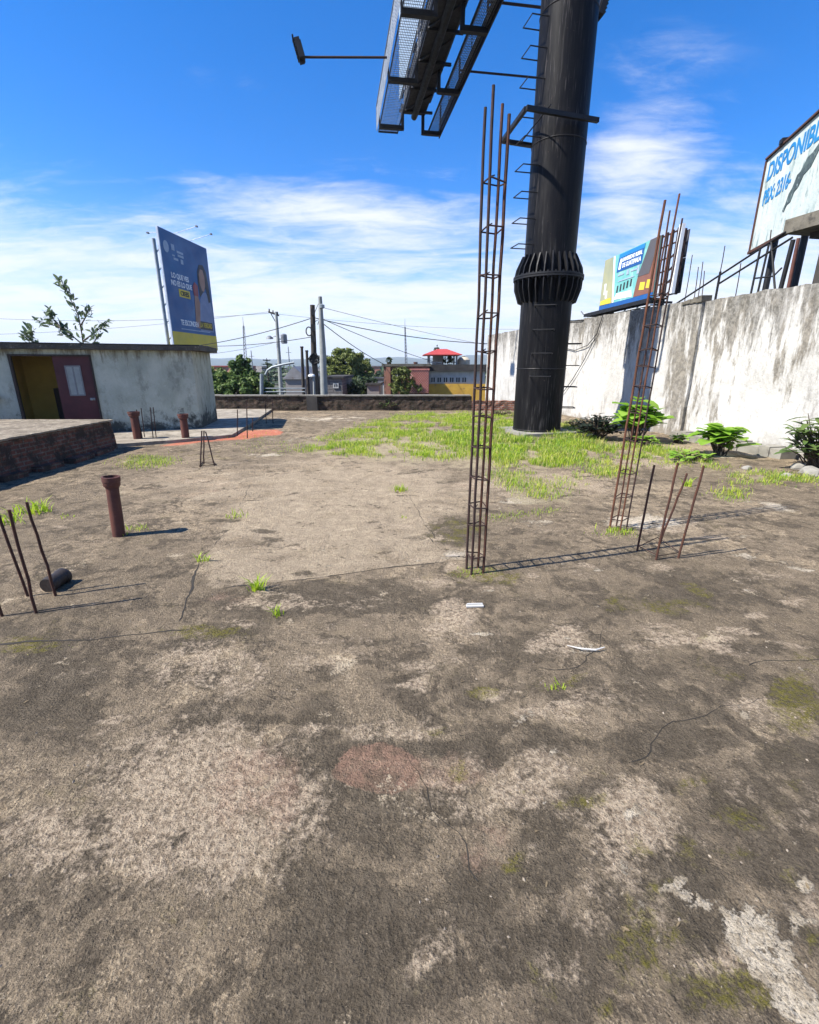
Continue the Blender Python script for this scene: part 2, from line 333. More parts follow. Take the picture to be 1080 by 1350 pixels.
# ------------------------------------------------------------------ mesh helpers
BASE = {}
class MB:
    def __init__(s): s.v = []; s.f = []
    def add(s, vs, fs):
        o = len(s.v); s.v += [tuple(v) for v in vs]; s.f += [tuple(i+o for i in f) for f in fs]; return s
    def box(s, c, size, ux=(1, 0, 0), uy=None, uz=(0, 0, 1)):
        c = Vector(c); X = Vector(ux).normalized(); Z = Vector(uz).normalized(); Y = Vector(uy).normalized() if uy is not None else Z.cross(X)
        a, b, d = X*size[0]/2, Y*size[1]/2, Z*size[2]/2
        vs = [c+i*a+j*b+l*d for l in (-1, 1) for j in (-1, 1) for i in (-1, 1)]
        return s.add(vs, [(0, 2, 3, 1), (4, 5, 7, 6), (0, 1, 5, 4), (2, 6, 7, 3), (0, 4, 6, 2), (1, 3, 7, 5)])
    def bar(s, p0, p1, w, h=None, up=(0, 0, 1)):
        p0, p1 = Vector(p0), Vector(p1); d = p1-p0; h = h or w
        u = Vector(up); 
        if abs(d.normalized().dot(u)) > .98: u = Vector((1, 0, 0))
        y = u.cross(d).normalized(); z = d.cross(y).normalized()
        return s.box((p0+p1)/2, (d.length, w, h), d, y, z)
    def tube(s, pts, r, nseg=8, cap=True, closed=False):
        pts = [Vector(p) for p in pts]; N = len(pts); rs = r if isinstance(r, (list, tuple)) else [r]*N
        vs, fs = [], []; prev = None
        for i, p in enumerate(pts):
            if closed: t = (pts[(i+1) % N]-pts[i-1])
            else: t = pts[min(i+1, N-1)]-pts[max(i-1, 0)]
            t = t.normalized()
            if prev is None:
                a = Vector((0, 0, 1)) if abs(t.z) < .9 else Vector((1, 0, 0)); x = t.cross(a).normalized()
            else: x = (prev-t*prev.dot(t)).normalized()
            prev = x; y = t.cross(x)
            for q in range(nseg):
                a = 2*pi*q/nseg; vs.append(p+(x*math.cos(a)+y*math.sin(a))*rs[i])
        for i in range(N if closed else N-1):
            for q in range(nseg):
                q2 = (q+1) % nseg; j = (i+1) % N
                fs.append((i*nseg+q, i*nseg+q2, j*nseg+q2, j*nseg+q))
        if cap and not closed:
            fs.append(tuple(reversed(range(nseg)))); fs.append(tuple((N-1)*nseg+q for q in range(nseg)))
        return s.add(vs, fs)
    def lathe(s, c, prof, nseg=32, axis=(0, 0, 1)):
        c = Vector(c); Z = Vector(axis).normalized(); X = Z.orthogonal().normalized(); Y = Z.cross(X); vs = []; fs = []
        for (r, h) in prof:
            for q in range(nseg):
                a = 2*pi*q/nseg; vs.append(c+Z*h+(X*math.cos(a)+Y*math.sin(a))*r)
        for i in range(len(prof)-1):
            for q in range(nseg):
                q2 = (q+1) % nseg; fs.append((i*nseg+q, i*nseg+q2, (i+1)*nseg+q2, (i+1)*nseg+q))
        fs.append(tuple(reversed(range(nseg)))); fs.append(tuple((len(prof)-1)*nseg+q for q in range(nseg)))
        return s.add(vs, fs)
    def prism(s, poly, o, u, v, th):
        "2-D outline in the plane (o,u,v), given a thickness"
        o = Vector(o); u = Vector(u); v = Vector(v); nn = u.cross(v).normalized()*th; N = len(poly)
        vs = [o+u*a+v*b for a, b in poly]+[o+u*a+v*b+nn for a, b in poly]
        fs = [tuple(reversed(range(N))), tuple(range(N, 2*N))]+[(i, (i+1) % N, (i+1) % N+N, i+N) for i in range(N)]
        return s.add(vs, fs)
    def leaf(s, c, d, up, L, Wd, bend=.25, fold=.12):
        c = Vector(c); d = Vector(d).normalized(); sd = d.cross(Vector(up)); 
        if sd.length < 1e-4: sd = d.orthogonal()
        sd.normalize(); nn = sd.cross(d)
        prof = [(0, .12), (.2, .78), (.5, 1), (.8, .78), (1, .12)]; vs = []
        for t, w in prof:
            b = c+d*(L*t)-nn*(bend*L*t*t)
            vs += [b-sd*(Wd/2*w)+nn*fold*Wd*w, b, b+sd*(Wd/2*w)+nn*fold*Wd*w]
        fs = []
        for i in range(4):
            a = 3*i; fs += [(a, a+1, a+4, a+3), (a+1, a+2, a+5, a+4)]
        return s.add(vs, fs)
    def quadleaf(s, c, nrm, L, Wd, ang):
        nrm = Vector(nrm).normalized(); a = nrm.orthogonal().normalized(); b = nrm.cross(a)
        d = a*math.cos(ang)+b*math.sin(ang); e = nrm.cross(d); c = Vector(c)
        return s.add([c-d*L/2, c+e*Wd/2+nrm*L*.08, c+d*L/2, c-e*Wd/2+nrm*L*.08], [(0, 1, 2, 3)])
    def blade(s, p, d, L, w, bend, side):
        p = Vector(p); d = Vector(d); m_ = p+Vector((0, 0, L*.6))+d*bend*.35; e = p+Vector((0, 0, L*.92))+d*bend
        return s.add([p-side*w/2, p+side*w/2, m_+side*w*.38, m_-side*w*.38, e], [(0, 1, 2, 3), (3, 2, 4)])
    def build(s, name, mat, parent=None, base=None, smooth=False):
        b = BASE.get(parent.name, Vector((0, 0, 0))) if parent else Vector(base or (0, 0, 0))
        me = bpy.data.meshes.new(name)
        me.from_pydata([(v[0]-b[0], v[1]-b[1], v[2]-b[2]) for v in s.v], [], s.f); me.update()
        me.materials.append(MATS[mat] if isinstance(mat, str) else mat)
        o = bpy.data.objects.new(name, me); COL.objects.link(o)
        if parent: o.parent = parent
        else: o.location = b
        BASE[o.name] = b
        if smooth:
            me.polygons.foreach_set('use_smooth', [True]*len(me.polygons))
            try: me.set_sharp_from_angle(angle=R(40))
            except Exception: pass
        return o
def tag(o, label=None, cat=None, group=None, kind=None):
    if label: o['label'] = label
    if cat: o['category'] = cat
    if group: o['group'] = group
    if kind: o['kind'] = kind
    return o
def thing(name, base, label, cat, group=None):
    o = bpy.data.objects.new(name, None); COL.objects.link(o); o.location = base; o.empty_display_size = .1
    BASE[o.name] = Vector(base); return tag(o, label, cat, group)
def text(name, s, mat, parent, o, u, v, w, h, th=.012, shear=0):
    "lettering lying in the plane (o,u,v), stretched to w x h"
    cu_ = bpy.data.curves.new(name, 'FONT'); cu_.body = s; cu_.extrude = .01; cu_.offset = .022
    to = bpy.data.objects.new(name, cu_); COL.objects.link(to)
    me = bpy.data.meshes.new_from_object(to.evaluated_get(bpy.context.evaluated_depsgraph_get()))
    COL.objects.unlink(to); bpy.data.objects.remove(to)
    co = np.array([x.co[:] for x in me.vertices]); lo, hi = co.min(0), co.max(0)
    o = Vector(o); u = Vector(u).normalized(); v = Vector(v).normalized(); nn = u.cross(v).normalized()
    mb = MB(); vs = []
    for x in co:
        a = (x[0]-lo[0])/(hi[0]-lo[0])*w; b = (x[1]-lo[1])/(hi[1]-lo[1])*h
        vs.append(o+u*(a+shear*b)+v*b+nn*(th if x[2] > 0 else -.02))
    mb.add(vs, [tuple(p.vertices) for p in me.polygons]); bpy.data.meshes.remove(me)
    return mb.build(name, mat, parent)
def fbm(x, y, sc, oc=3): return mnoise.fractal(Vector((x*sc, y*sc, 3.7)), 1.0, 2.0, oc)

# ================================================================== THE SETTING
# terrain far below the roof, out to the horizon
mb = MB(); rings = [0, 40, 120, 400, 1500, 4300]; N = 48
for i, r_ in enumerate(rings[1:]):
    for q in range(N): mb.v.append((r_*math.cos(2*pi*q/N), r_*math.sin(2*pi*q/N), -4.5))
mb.v.append((0, 0, -4.5)); cidx = len(mb.v)-1
for q in range(N): mb.f.append((cidx, q, (q+1) % N))
for i in range(len(rings)-2):
    for q in range(N): mb.f.append((i*N+q, (i+1)*N+q, (i+1)*N+(q+1) % N, i*N+(q+1) % N))
tag(mb.build('ground', 'terrain'), kind='structure')
# hills
mb = MB(); nx = 150
def ridge(th): return 62+34*mnoise.noise(Vector((th*5, .3, 0)))+16*mnoise.noise(Vector((th*16, 2, 0)))+6*mnoise.noise(Vector((th*50, 5, 0)))
rows = [(2300, 0), (2600, .35), (2900, .7), (3200, 1), (3700, .4)]
for rr, hh_ in rows:
    for q in range(nx+1):
        th = R(35)+R(110)*q/nx; mb.v.append((rr*math.cos(th), rr*math.sin(th), -4.4+hh_*ridge(th)*(1+.12*mnoise.noise(Vector((th*30, rr*.01, 1))))))
for i in range(len(rows)-1):
    for q in range(nx): a = i*(nx+1)+q; mb.f.append((a, a+1, a+nx+2, a+nx+1))
tag(mb.build('hills', 'hill_green', smooth=True), kind='structure')

# roof slab as a fine sheet carrying the stain fields
def px_field(PX, PY, ells):
    F = np.zeros_like(PX)
    for (cx, cy, rx, ry, *k_) in ells:
        s_ = k_[0] if k_ else 1.0; an = R(k_[1]) if len(k_) > 1 else 0
        dx, dy = PX-cx, PY-cy
        a = (dx*math.cos(an)+dy*math.sin(an))/rx; b = (-dx*math.sin(an)+dy*math.cos(an))/ry
        F = np.maximum(F, s_*np.exp(-(a*a+b*b)**1.5*.7))
    return F
def in_poly(px, py, poly):
    ins = False; j = len(poly)-1
    for i in range(len(poly)):
        xi, yi = poly[i]; xj, yj = poly[j]
        if (yi > py) != (yj > py) and px < (xj-xi)*(py-yi)/(yj-yi)+xi: ins = not ins
        j = i
    return ins
def warped(a0, a1, fine0, fine1, df, dc):
    v = [a0]
    while v[-1] < a1-1e-6:
        st = df if fine0 <= v[-1] < fine1 else dc; v.append(min(a1, v[-1]+st))
    return np.array(v)
WALLX = lambda Y: 8.8-.21*Y
xs = warped(-14, 12, -4.2, 5.5, .05, .16); ys = warped(-4, 18.4, .2, 7.5, .05, .13)
GX, GY = np.meshgrid(xs, ys)
inside = GX < 8.75-.21*GY+.12
dep = np.maximum(GY*CP+EYE*SP, .05); PX = 540+FPX*GX/dep; PY = 675+FPX*(EYE*CP-GY*SP)/dep
vis = (GY*CP+EYE*SP > .1)
FLD = {
 'pale': [(240, 1065, 175, 115, 1.0), (60, 1110, 90, 60, .75), (290, 880, 100, 45, .7), (640, 1040, 95, 45, .75), (835, 1090, 55, 75, .9, 10), (520, 850, 160, 40, .4),
          (870, 840, 42, 17, .9), (742, 840, 32, 26, .9), (600, 808, 34, 18, 1.0), (800, 925, 90, 22, .5), (950, 850, 60, 12, .7, 15), (545, 960, 60, 20, .6), (690, 1000, 80, 20, .5),
          (870, 690, 60, 12, 1.0), (700, 760, 150, 10, .4), (400, 795, 120, 10, .6), (1000, 760, 80, 10, .5), (330, 780, 40, 25, .6), (760, 1190, 60, 60, .4), (560, 1250, 80, 50, .35),
          (700, 640, 110, 18, .9), (560, 600, 120, 12, .8), (850, 610, 80, 10, .8)],
 'smooth': [(420, 690, 130, 70, .95), (520, 650, 120, 40, .8), (340, 640, 160, 30, .6), (480, 610, 200, 18, .55)],
 'pink': [(330, 1050, 75, 70, .85), (590, 1020, 70, 30, .7), (640, 1120, 40, 40, .7), (290, 790, 60, 25, .4), (260, 640, 90, 20, .45), (630, 640, 60, 10, .5)],
 'dark': [(450, 792, 180, 22, 1.0), (330, 810, 90, 18, .5), (470, 1180, 110, 170, .75), (735, 1065, 60, 24, .95), (850, 985, 70, 22, .9), (690, 870, 90, 60, .6), (560, 900, 80, 40, .5), (60, 920, 110, 80, .65), (900, 900, 120, 60, .6), (1000, 1060, 80, 60, .55),
          (420, 1000, 40, 90, .75), (640, 1220, 60, 160, .5), (930, 780, 150, 30, .55), (60, 830, 110, 20, .5), (780, 790, 160, 30, .4), (600, 700, 40, 18, .9), (200, 720, 90, 30, .3)],
 'white': [(772, 857, 24, 5, .9), (912, 1183, 40, 13, .95, 35), (962, 1208, 46, 15, 1.0, 25), (1008, 1255, 58, 26, 1.0, 42), (1060, 1322, 60, 28, 1.0, 45), (880, 1170, 26, 10, .6, 40), (1010, 1225, 44, 10, .8, 30), (830, 1135, 20, 26, .55),
           (868, 970, 50, 6, .65, 35), (900, 1003, 30, 6, .8, -15), (700, 690, 40, 7, .6), (855, 688, 55, 10, .95), (950, 600, 60, 6, .7), (1000, 665, 60, 6, .6, 8), (1000, 735, 70, 8, .5, 12), (850, 600, 60, 5, .6), (390, 580, 50, 5, .5), (600, 730, 20, 8, .7),
           (470, 575, 60, 4, .5), (420, 552, 70, 4, .6), (350, 600, 40, 4, .5), (960, 545, 8, 4, .3), (690, 660, 40, 6, .6), (945, 1160, 60, 20, .4)],
 'moss': [(1050, 925, 45, 50, .95), (1060, 880, 40, 30, .7), (985, 1295, 100, 55, .85), (860, 1255, 80, 60, .7), (250, 832, 80, 10, .9), (30, 850, 50, 12, .9), (600, 700, 50, 20, .7), (560, 965, 60, 15, .5), (880, 800, 80, 15, .55), (820, 1060, 60, 40, .5), (640, 760, 60, 14, .8), (1070, 1240, 30, 30, .8), (920, 1120, 60, 40, .5), (700, 900, 50, 20, .6), (260, 600, 120, 10, .5)],
 'terra': [(498, 1012, 58, 31, 1.0, 6)],
 'red': [(318, 574, 52, 5.5, 1.0, -6), (352, 571, 22, 4, .9), (250, 583, 50, 3, .7, -8), (175, 594, 30, 2.5, .5)],
 'dirt': [(560, 590, 150, 24, 1.0), (650, 600, 160, 20, .95), (720, 650, 60, 28, .7), (700, 600, 120, 26, .8), (860, 590, 90, 14, .8), (470, 588, 80, 8, .7), (990, 625, 90, 10, .6), (640, 690, 90, 10, .5)],
}
segs = [[(-60, 852), (120, 842), (255, 830)], [(264, 742), (250, 780), (238, 822)], [(288, 776), (420, 762), (520, 748), (615, 738)], [(560, 705), (590, 730)], [(640, 684), (735, 672)],
        [(150, 690), (255, 694)], [(540, 655), (560, 690), (575, 712)], [(262, 742), (300, 700), (330, 640)], [(600, 640), (690, 640), (725, 655)], [(0, 1125), (60, 1040), (150, 960), (260, 870)]]
rf = random.Random(17)
def scatter(nm, cnt, x0, x1, y0, y1, rx, ry, k0, k1, tilt=8):
    for _ in range(cnt):
        y = rf.uniform(y0, y1); f = .35+.65*(y-560)/500; FLD[nm].append((rf.uniform(x0, x1), y, rf.uniform(*rx)*f, rf.uniform(*ry)*f*f, rf.uniform(k0, k1), rf.uniform(-tilt, tilt)))
scatter('pale', 70, 320, 1080, 690, 980, (12, 60), (4, 20), .4, .95); scatter('pale', 40, 560, 1080, 980, 1340, (15, 50), (8, 30), .3, .75, 40)
scatter('white', 60, 600, 1080, 600, 860, (6, 40), (2, 7), .35, .72, 14); scatter('white', 40, 620, 1080, 860, 1240, (8, 30), (3, 10), .3, .66, 40)
scatter('white', 30, 330, 620, 545, 760, (10, 60), (2, 6), .3, .6); scatter('dark', 60, 0, 1080, 760, 1000, (20, 90), (6, 26), .5, .95); scatter('dark', 20, 0, 1080, 620, 760, (20, 80), (4, 14), .4, .8); scatter('dark', 40, 300, 1080, 980, 1340, (20, 90), (15, 50), .5, .95, 40)
scatter('moss', 45, 560, 1080, 760, 1340, (10, 50), (5, 22), .4, .85, 30); scatter('pale', 30, 0, 420, 640, 960, (15, 60), (4, 18), .3, .7)
rel = np.zeros_like(GX)
for i in range(GX.shape[0]):
    for j in range(GX.shape[1]):
        rel[i, j] = .008*fbm(GX[i, j], GY[i, j], .8)+.004*mnoise.noise(Vector((GX[i, j]*5, GY[i, j]*5, 0)))
idx = -np.ones(GX.shape, int); vv = []; 
for i in range(GX.shape[0]):
    for j in range(GX.shape[1]):
        if inside[i, j]: idx[i, j] = len(vv); vv.append((GX[i, j], GY[i, j], rel[i, j]))
ff = []
for i in range(GX.shape[0]-1):
    for j in range(GX.shape[1]-1):
        q = (idx[i, j], idx[i, j+1], idx[i+1, j+1], idx[i+1, j])
        if min(q) >= 0: ff.append(q)
mb = MB(); mb.v = vv; mb.f = ff
slab = tag(mb.build('roof_slab', 'roof_slab', smooth=True), kind='structure')
sel = inside.ravel()
def put_attr(o, name, arr):
    at = o.data.attributes.new(name, 'FLOAT', 'POINT'); at.data.foreach_set('value', np.asarray(arr, np.float32))
pano = [(278, 776), (420, 761), (520, 747), (612, 737), (560, 668), (520, 612), (340, 628), (262, 745)]
for nm, el_ in FLD.items():
    F = px_field(PX, PY, el_)*vis
    if nm == 'smooth':
        for i in range(GX.shape[0]):
            for j in range(GX.shape[1]):
                if 600 < PY[i, j] < 780 and 250 < PX[i, j] < 620 and in_poly(PX[i, j], PY[i, j], pano): F[i, j] = max(F[i, j], .80)
    put_attr(slab, nm, F.ravel()[sel]); continue
    F = F; put_attr(slab, nm, F.ravel()[sel])
# the building below the slab
mb = MB(); poly = [(-14, -4), (9.55, -4), (4.9, 18.38), (-14, 18.38)]
mb.prism(poly, (0, 0, -4.5), (1, 0, 0), (0, 1, 0), 4.46)
tag(mb.build('roof_slab_edge', 'concrete'), kind='structure')
def zr(x, y): return .008*fbm(x, y, .8)+.004*mnoise.noise(Vector((x*5, y*5, 0)))
mb = MB(); rc = random.Random(4)
for sg, wmax in zip(segs, (.024, .026, .018, .014, .012, .006, .010, .006, .010)):
    pts = [G(*p) for p in sg]; line = []
    for a, b in zip(pts, pts[1:]):
        nq = max(2, int((b-a).length/.04)); line += [a.lerp(b, q/nq) for q in range(nq)]
    line.append(pts[-1]); vs = []
    for i, p in enumerate(line):
        d = (line[min(i+1, len(line)-1)]-line[max(i-1, 0)]).normalized(); sd_ = Vector((-d.y, d.x, 0))
        p = p+sd_*(.03*mnoise.noise(Vector((i*.16, wmax*900, 0)))+.012*mnoise.noise(Vector((i*.7, wmax*900, 3))))
        wq = wmax*max(.04, .5+.9*mnoise.noise(Vector((i*.21, 7, wmax*800))))*min(1, i/4, (len(line)-1-i)/4)
        for e in (-1, 1): q = p+sd_*e*wq*rc.uniform(.35, .65); vs.append((q.x, q.y, zr(q.x, q.y)+.0025))
    mb.add(vs, [(2*i, 2*i+2, 2*i+3, 2*i+1) for i in range(len(line)-1)])
for px, py, an, st_ in [(700, 880, 15, 26), (820, 1010, 30, 28), (640, 1180, 80, 16), (980, 880, -10, 22), (400, 650, 10, 22)]:
    stack = [(G(px, py), R(an), st_, .0034)]
    while stack:
        p, a, cnt, w_ = stack.pop(); vs = []
        for i in range(cnt):
            a += rc.gauss(0, .30); p = p+Vector((math.cos(a), math.sin(a), 0))*.045; sd_ = Vector((-math.sin(a), math.cos(a), 0)); wq = w_*(1-i/cnt)*rc.uniform(.4, 1.1)
            for e in (-1, 1): q = p+sd_*e*wq; vs.append((q.x, q.y, zr(q.x, q.y)+.0025))
            if rc.random() < .05 and cnt > 10: stack.append((p.copy(), a+rc.choice((-1, 1))*rc.uniform(.5, 1.1), int(cnt*.5), w_*.7))
        mb.add(vs, [(2*i, 2*i+2, 2*i+3, 2*i+1) for i in range(cnt-1)])
tag(mb.build('slab_cracks', 'crack_dirt'), kind='structure')

# pale apron in front of the small house
mb = MB(); ap = [G(140, 591), G(232, 584), G(306, 577), G(330, 562), G(359, 541.5), G(200, 541.5), G(120, 570)]
mb.prism([(p.x, p.y) for p in ap], (0, 0, -.02), (1, 0, 0), (0, 1, 0), .09)
tag(mb.build('concrete_pad', 'pale_concrete'), kind='structure')

# ================================================================== BOUNDARY WALL (right)
wd = Vector((-.21, 1, 0)).normalized(); wn = Vector((-wd.y, wd.x, 0))      # wn faces the roof
def wall_section(name, Y0, Y1, top, off, label):
    cols_ = int((Y1-Y0)/.07); rows_ = 44; mb = MB(); vs = []; rng = random.Random(int(Y0*10))
    for i in range(rows_+1):
        for j in range(cols_+1):
            Y = Y0+(Y1-Y0)*j/cols_; z = (top+.035*mnoise.noise(Vector((Y*2.2, 0, 4)))+.02*mnoise.noise(Vector((Y*9, 0, 1))))*i/rows_-.03*(1-i/rows_)
            bulge = .018*fbm(Y, z*1.0, 1.3)
            p = Vector((WALLX(Y), Y, z))+wn*(bulge+off); vs.append(p)
    nF = len(vs)
    for i in (0, rows_):
        for j in range(cols_+1): p = vs[i*(cols_+1)+j]-wn*.22; vs.append(p)
    fs = []
    for i in range(rows_):
        for j in range(cols_): a = i*(cols_+1)+j; fs.append((a, a+cols_+1, a+cols_+2, a+1))
    b0, t0 = nF, nF+cols_+1
    for j in range(cols_):
        a = rows_*(cols_+1)+j; fs.append((a, t0+j, t0+j+1, a+1)); fs.append((b0+j, b0+j+1, t0+j+1, t0+j))
    for j in (0, cols_):
        fs.append(tuple([i*(cols_+1)+j for i in range(rows_+1)]+[t0+j, b0+j]))
    mb.add(vs, fs); base = Vector((WALLX(Y0), Y0, 0))
    o = mb.build(name, 'white_wall', base=(0, 0, 0)); tag(o, label, 'wall')
    v = np.array([tuple(x) for x in vs]); dp = v[:, 1]*CP-(v[:, 2]-EYE)*SP
    px = 540+FPX*v[:, 0]/dp; py = 675+FPX*(-(v[:, 2]-EYE)*CP-v[:, 1]*SP)/dp
    F = px_field(px, py, [(893, 500, 15, 130, .95, 3), (845, 450, 12, 70, .65), (915, 470, 10, 90, .7), (985, 430, 16, 60, .7), (1030, 470, 12, 70, .6), (770, 440, 10, 60, .6), (1060, 440, 14, 50, .6), (940, 520, 14, 60, .45), (900, 430, 22, 60, .5), (955, 420, 24, 70, .72, 8), (925, 430, 14, 60, .4), (1000, 400, 60, 25, .35), (880, 575, 40, 22, .9), (800, 430, 60, 22, .6), (850, 430, 18, 60, .5), (1030, 395, 70, 18, .6),
                          (1010, 600, 60, 14, .4), (1040, 400, 40, 30, .4), (960, 480, 14, 70, .35, 6), (765, 470, 12, 20, .5), (1060, 480, 30, 90, .15), (660, 465, 40, 12, .3), (860, 400, 30, 20, .45)])
    put_attr(o, 'stain', F); return o
wall_far = wall_section('boundary_wall', 11.25, 24.0, 3.03, 0, 'long white mould-streaked wall behind the black pole, its far end by the red-roofed gazebo')
wall_near = wall_section('boundary_wall', 4.5, 11.22, 2.98, -.06, 'tall white streaked wall at the right edge, with pipe rails and rods on top')
mb = MB(); pc = Vector((WALLX(11.25), 11.25, 2.98))
for i in range(7):
    mb.box(pc+wd*(.04+.08*i)+Vector((0, 0, .05-.006*i))-wn*.1, (.10, .26, .13-.012*i), wd, uz=(random.uniform(-.1, .1), 0, 1))
mb.build('coping_stub', 'old_concrete', wall_far)

# kerb at the wall's foot
mb = MB(); ks = []
for i in range(12):
    Y = 8.55+i*.225; p = Vector((WALLX(Y), Y, 0))+wn*.2
    mb.box(p+Vector((0, 0, .085+.012*math.sin(i*2.1))), (.226, .34+.03*math.sin(i*1.7), .17+.025*math.sin(i*2.1)), wd+Vector((.02*math.sin(i*3), 0, 0)))
mb.build('ledge', 'concrete', base=(7, 8.6, 0))
tag(bpy.data.objects['ledge'], 'low broken concrete ledge along the foot of the white wall', 'ledge'); bpy.data.objects['ledge'].name = 'concrete_ledge'
for i, (px, py, s_) in enumerate([(1052, 618, .12), (1068, 627, .16), (1038, 628, .08), (985, 618, .07)]):
    p = G(px, py); mb = MB(); mb.lathe(p+Vector((0, 0, -.02)), [(s_*.8, 0), (s_, s_*.35), (s_*.75, s_*.8), (s_*.3, s_*.95)], 7)
    mb.v = [tuple(Vector(v)+Vector((mnoise.noise(Vector(v)*9), mnoise.noise(Vector(v)*9+Vector((5, 0, 0))), mnoise.noise(Vector(v)*9+Vector((0, 5, 0)))*.5))*s_*.5) for v in mb.v]
    tag(mb.build('rubble_block', 'concrete', base=p), ['grey rubble lump just past the broken end of the ledge', 'largest rubble lump, at the photo edge under the dark leafy bush', 'small rubble chip in front of the ledge end', 'smallest dark rubble chip, in the grass before the ledge'][i], 'rubble', 'rubble by the wall foot')

# ================================================================== PARAPET (far)
YP = 18.2
par = thing('brick_parapet', (-2, YP, 0), 'low rough dark brick parapet across the far edge of the roof', 'parapet')
def rough_block(x0, x1, y0, y1, z0, z1, amp=.02, step=.12):
    mb = MB(); nx_ = max(2, int((x1-x0)/step)); nz_ = max(2, int((z1-z0)/step)+1); vs = []
    for i in range(nz_+1):
        for j in range(nx_+1):
            x = x0+(x1-x0)*j/nx_; z = z0+(z1-z0)*i/nz_; vs.append((x, y0+amp*mnoise.noise(Vector((x*6, z*6, 0)))*1.5, z+(amp*mnoise.noise(Vector((x*4, 9, 0))) if i == nz_ else 0)))
    nF = len(vs)
    for i in (0, nz_):
        for j in range(nx_+1): v = vs[i*(nx_+1)+j]; vs.append((v[0], y1, v[2]))
    fs = []
    for i in range(nz_):
        for j in range(nx_): a = i*(nx_+1)+j; fs.append((a, a+1, a+nx_+2, a+nx_+1))
    b0, t0 = nF, nF+nx_+1
    for j in range(nx_):
        a = nz_*(nx_+1)+j; fs += [(a, a+1, t0+j+1, t0+j), (b0+j+1, b0+j, t0+j, t0+j+1)]
    for j in (0, nx_): fs.append(tuple([i*(nx_+1)+j for i in range(nz_+1)]+[t0+j, b0+j]))
    mb.add(vs, fs); return mb
rough_block(-13, 2.35, YP, YP+.2, -.02, .53).build('wall', 'parapet_brick', par)
rough_block(2.36, 4.90, YP-.02, YP+.2, -.02, .36, .03).build('wall', 'red_brick', par)['label'] = 'lower section of bare reddish brick'
mb = MB()
for i in range(26):
    x0 = -13+i*15.3/26; mb.box((x0+.29, YP+.09+.01*math.sin(i*3), .555+.004*math.sin(i*2.3)), (.582, .27, .045))
mb.build('coping', 'concrete', par)
mb = MB(); mb.box((P(412, 530, YP).x, YP-.06, .26), (.40, .10, .52)); mb.build('buttress', 'dark_tile', par)

# ================================================================== BRICK PLATFORM (left)
BX = -5.95
pf = thing('brick_platform', (-8, 7, 0), 'low dark brick plinth with a pale rough concrete top, in front of the red door', 'platform')
mb = MB(); ny = 44; nz_ = 6; vs = []
for i in range(nz_+1):
    for j in range(ny+1):
        y = 2.5+7.05*j/ny; z = .55*i/nz_; vs.append((BX+.035*mnoise.noise(Vector((y*5, z*7, 0)))-.05*i/nz_, y, z))
nF = len(vs)
for i in (0, nz_):
    for j in range(ny+1): v = vs[i*(ny+1)+j]; vs.append((-13.5, v[1], v[2]))
fs = []
for i in range(nz_):
    for j in range(ny): a = i*(ny+1)+j; fs.append((a, a+1, a+ny+2, a+ny+1))
t0 = nF+ny+1
for j in range(ny): a = nz_*(ny+1)+j; fs.append((a, a+1, t0+j+1, t0+j))
for j in (0, ny): fs.append(tuple([i*(ny+1)+j for i in range(nz_+1)]+[t0+j, nF+j]))
mb.add(vs, fs); mb.build('brick_wall', 'dark_brick', pf)
mb = MB(); nn_ = 40; vs = []
nn_ = 150; ed = [(BX-.01+.06*mnoise.noise(Vector((y*2.2, 3, 0)))+.05*mnoise.noise(Vector((y*9, 3, 0)))+.03*mnoise.noise(Vector((y*25, 3, 0))), y) for y in np.linspace(2.5, 9.60, nn_)]
mb.prism([(x, y) for x, y in ed]+[(-13.5, 9.62), (-13.5, 2.5)], (0, 0, .553), (1, 0, 0), (0, 1, 0), .03)
mb.build('concrete_top', 'rough_top', pf)
for i in range(9):
    mb = MB(); y = 3.2+i*.72; mb.box((BX+.07+.04*math.sin(i*2), y, .045), (.18+.06*math.sin(i*1.3), .5+.1*math.sin(i), .09), (1, .1*math.sin(i), 0)); mb.build('footing', 'dark_brick', pf)

# ================================================================== SMALL HOUSE (left)
A = G(266, 568); fd = Vector((-math.cos(R(22)), -math.sin(R(22)), 0)); fn = Vector((math.sin(R(22)), -math.cos(R(22)), 0))  # fn: outward
Bc = G(287.5, 557); rdir = (Bc-A).normalized()
def on_front(px, z):          # distance along the facade for a photo column at height z
    k0 = (px-540)/FPX; return (k0*(A.y*CP-(z-EYE)*SP)-A.x)/(fd.x-k0*fd.y*CP)
house = thing('small_house', A, 'small flat-roofed grey-green rooftop house with an open doorway and mould along its base', 'house')
ZR = 1.97
s0, s1 = on_front(129, 1.0), on_front(22, 1.0); s_end = s1+2.6; DT = 1.86
def fr(s_, z, out=0): return A+fd*s_+fn*out+Vector((0, 0, z))
mb = MB()
def wpanel(a, b, z0, z1): mb.box((fr(a, 0)+fr(b, 0))/2-fn*.075+Vector((0, 0, (z0+z1)/2)), (abs(b-a), .15, z1-z0), fd)
wn0, wn1 = s1+.42, s1+1.6
wpanel(0.004, s0, 0, ZR); wpanel(s0, s1, DT, ZR); wpanel(s1, wn0, 0, ZR); wpanel(wn0, wn1, 0, .98); wpanel(wn0, wn1, 1.62, ZR); wpanel(wn1, s_end, 0, ZR)
Lr = (Bc-A).length
rin = Vector((-rdir.y, rdir.x, 0)); mb.box((A+Bc)/2+Vector((0, 0, ZR/2-.002))+rin*.078-rdir*0, (Lr+.004, .15, ZR-.004), rdir)
bk = 2.1                                                                 # depth of the house
q0, q1 = fr(0, 0)-fn*bk, fr(s_end, 0)-fn*bk
mb.box((q0+q1)/2+Vector((0, 0, ZR/2)), ((q1-q0).length, .15, ZR), fd)
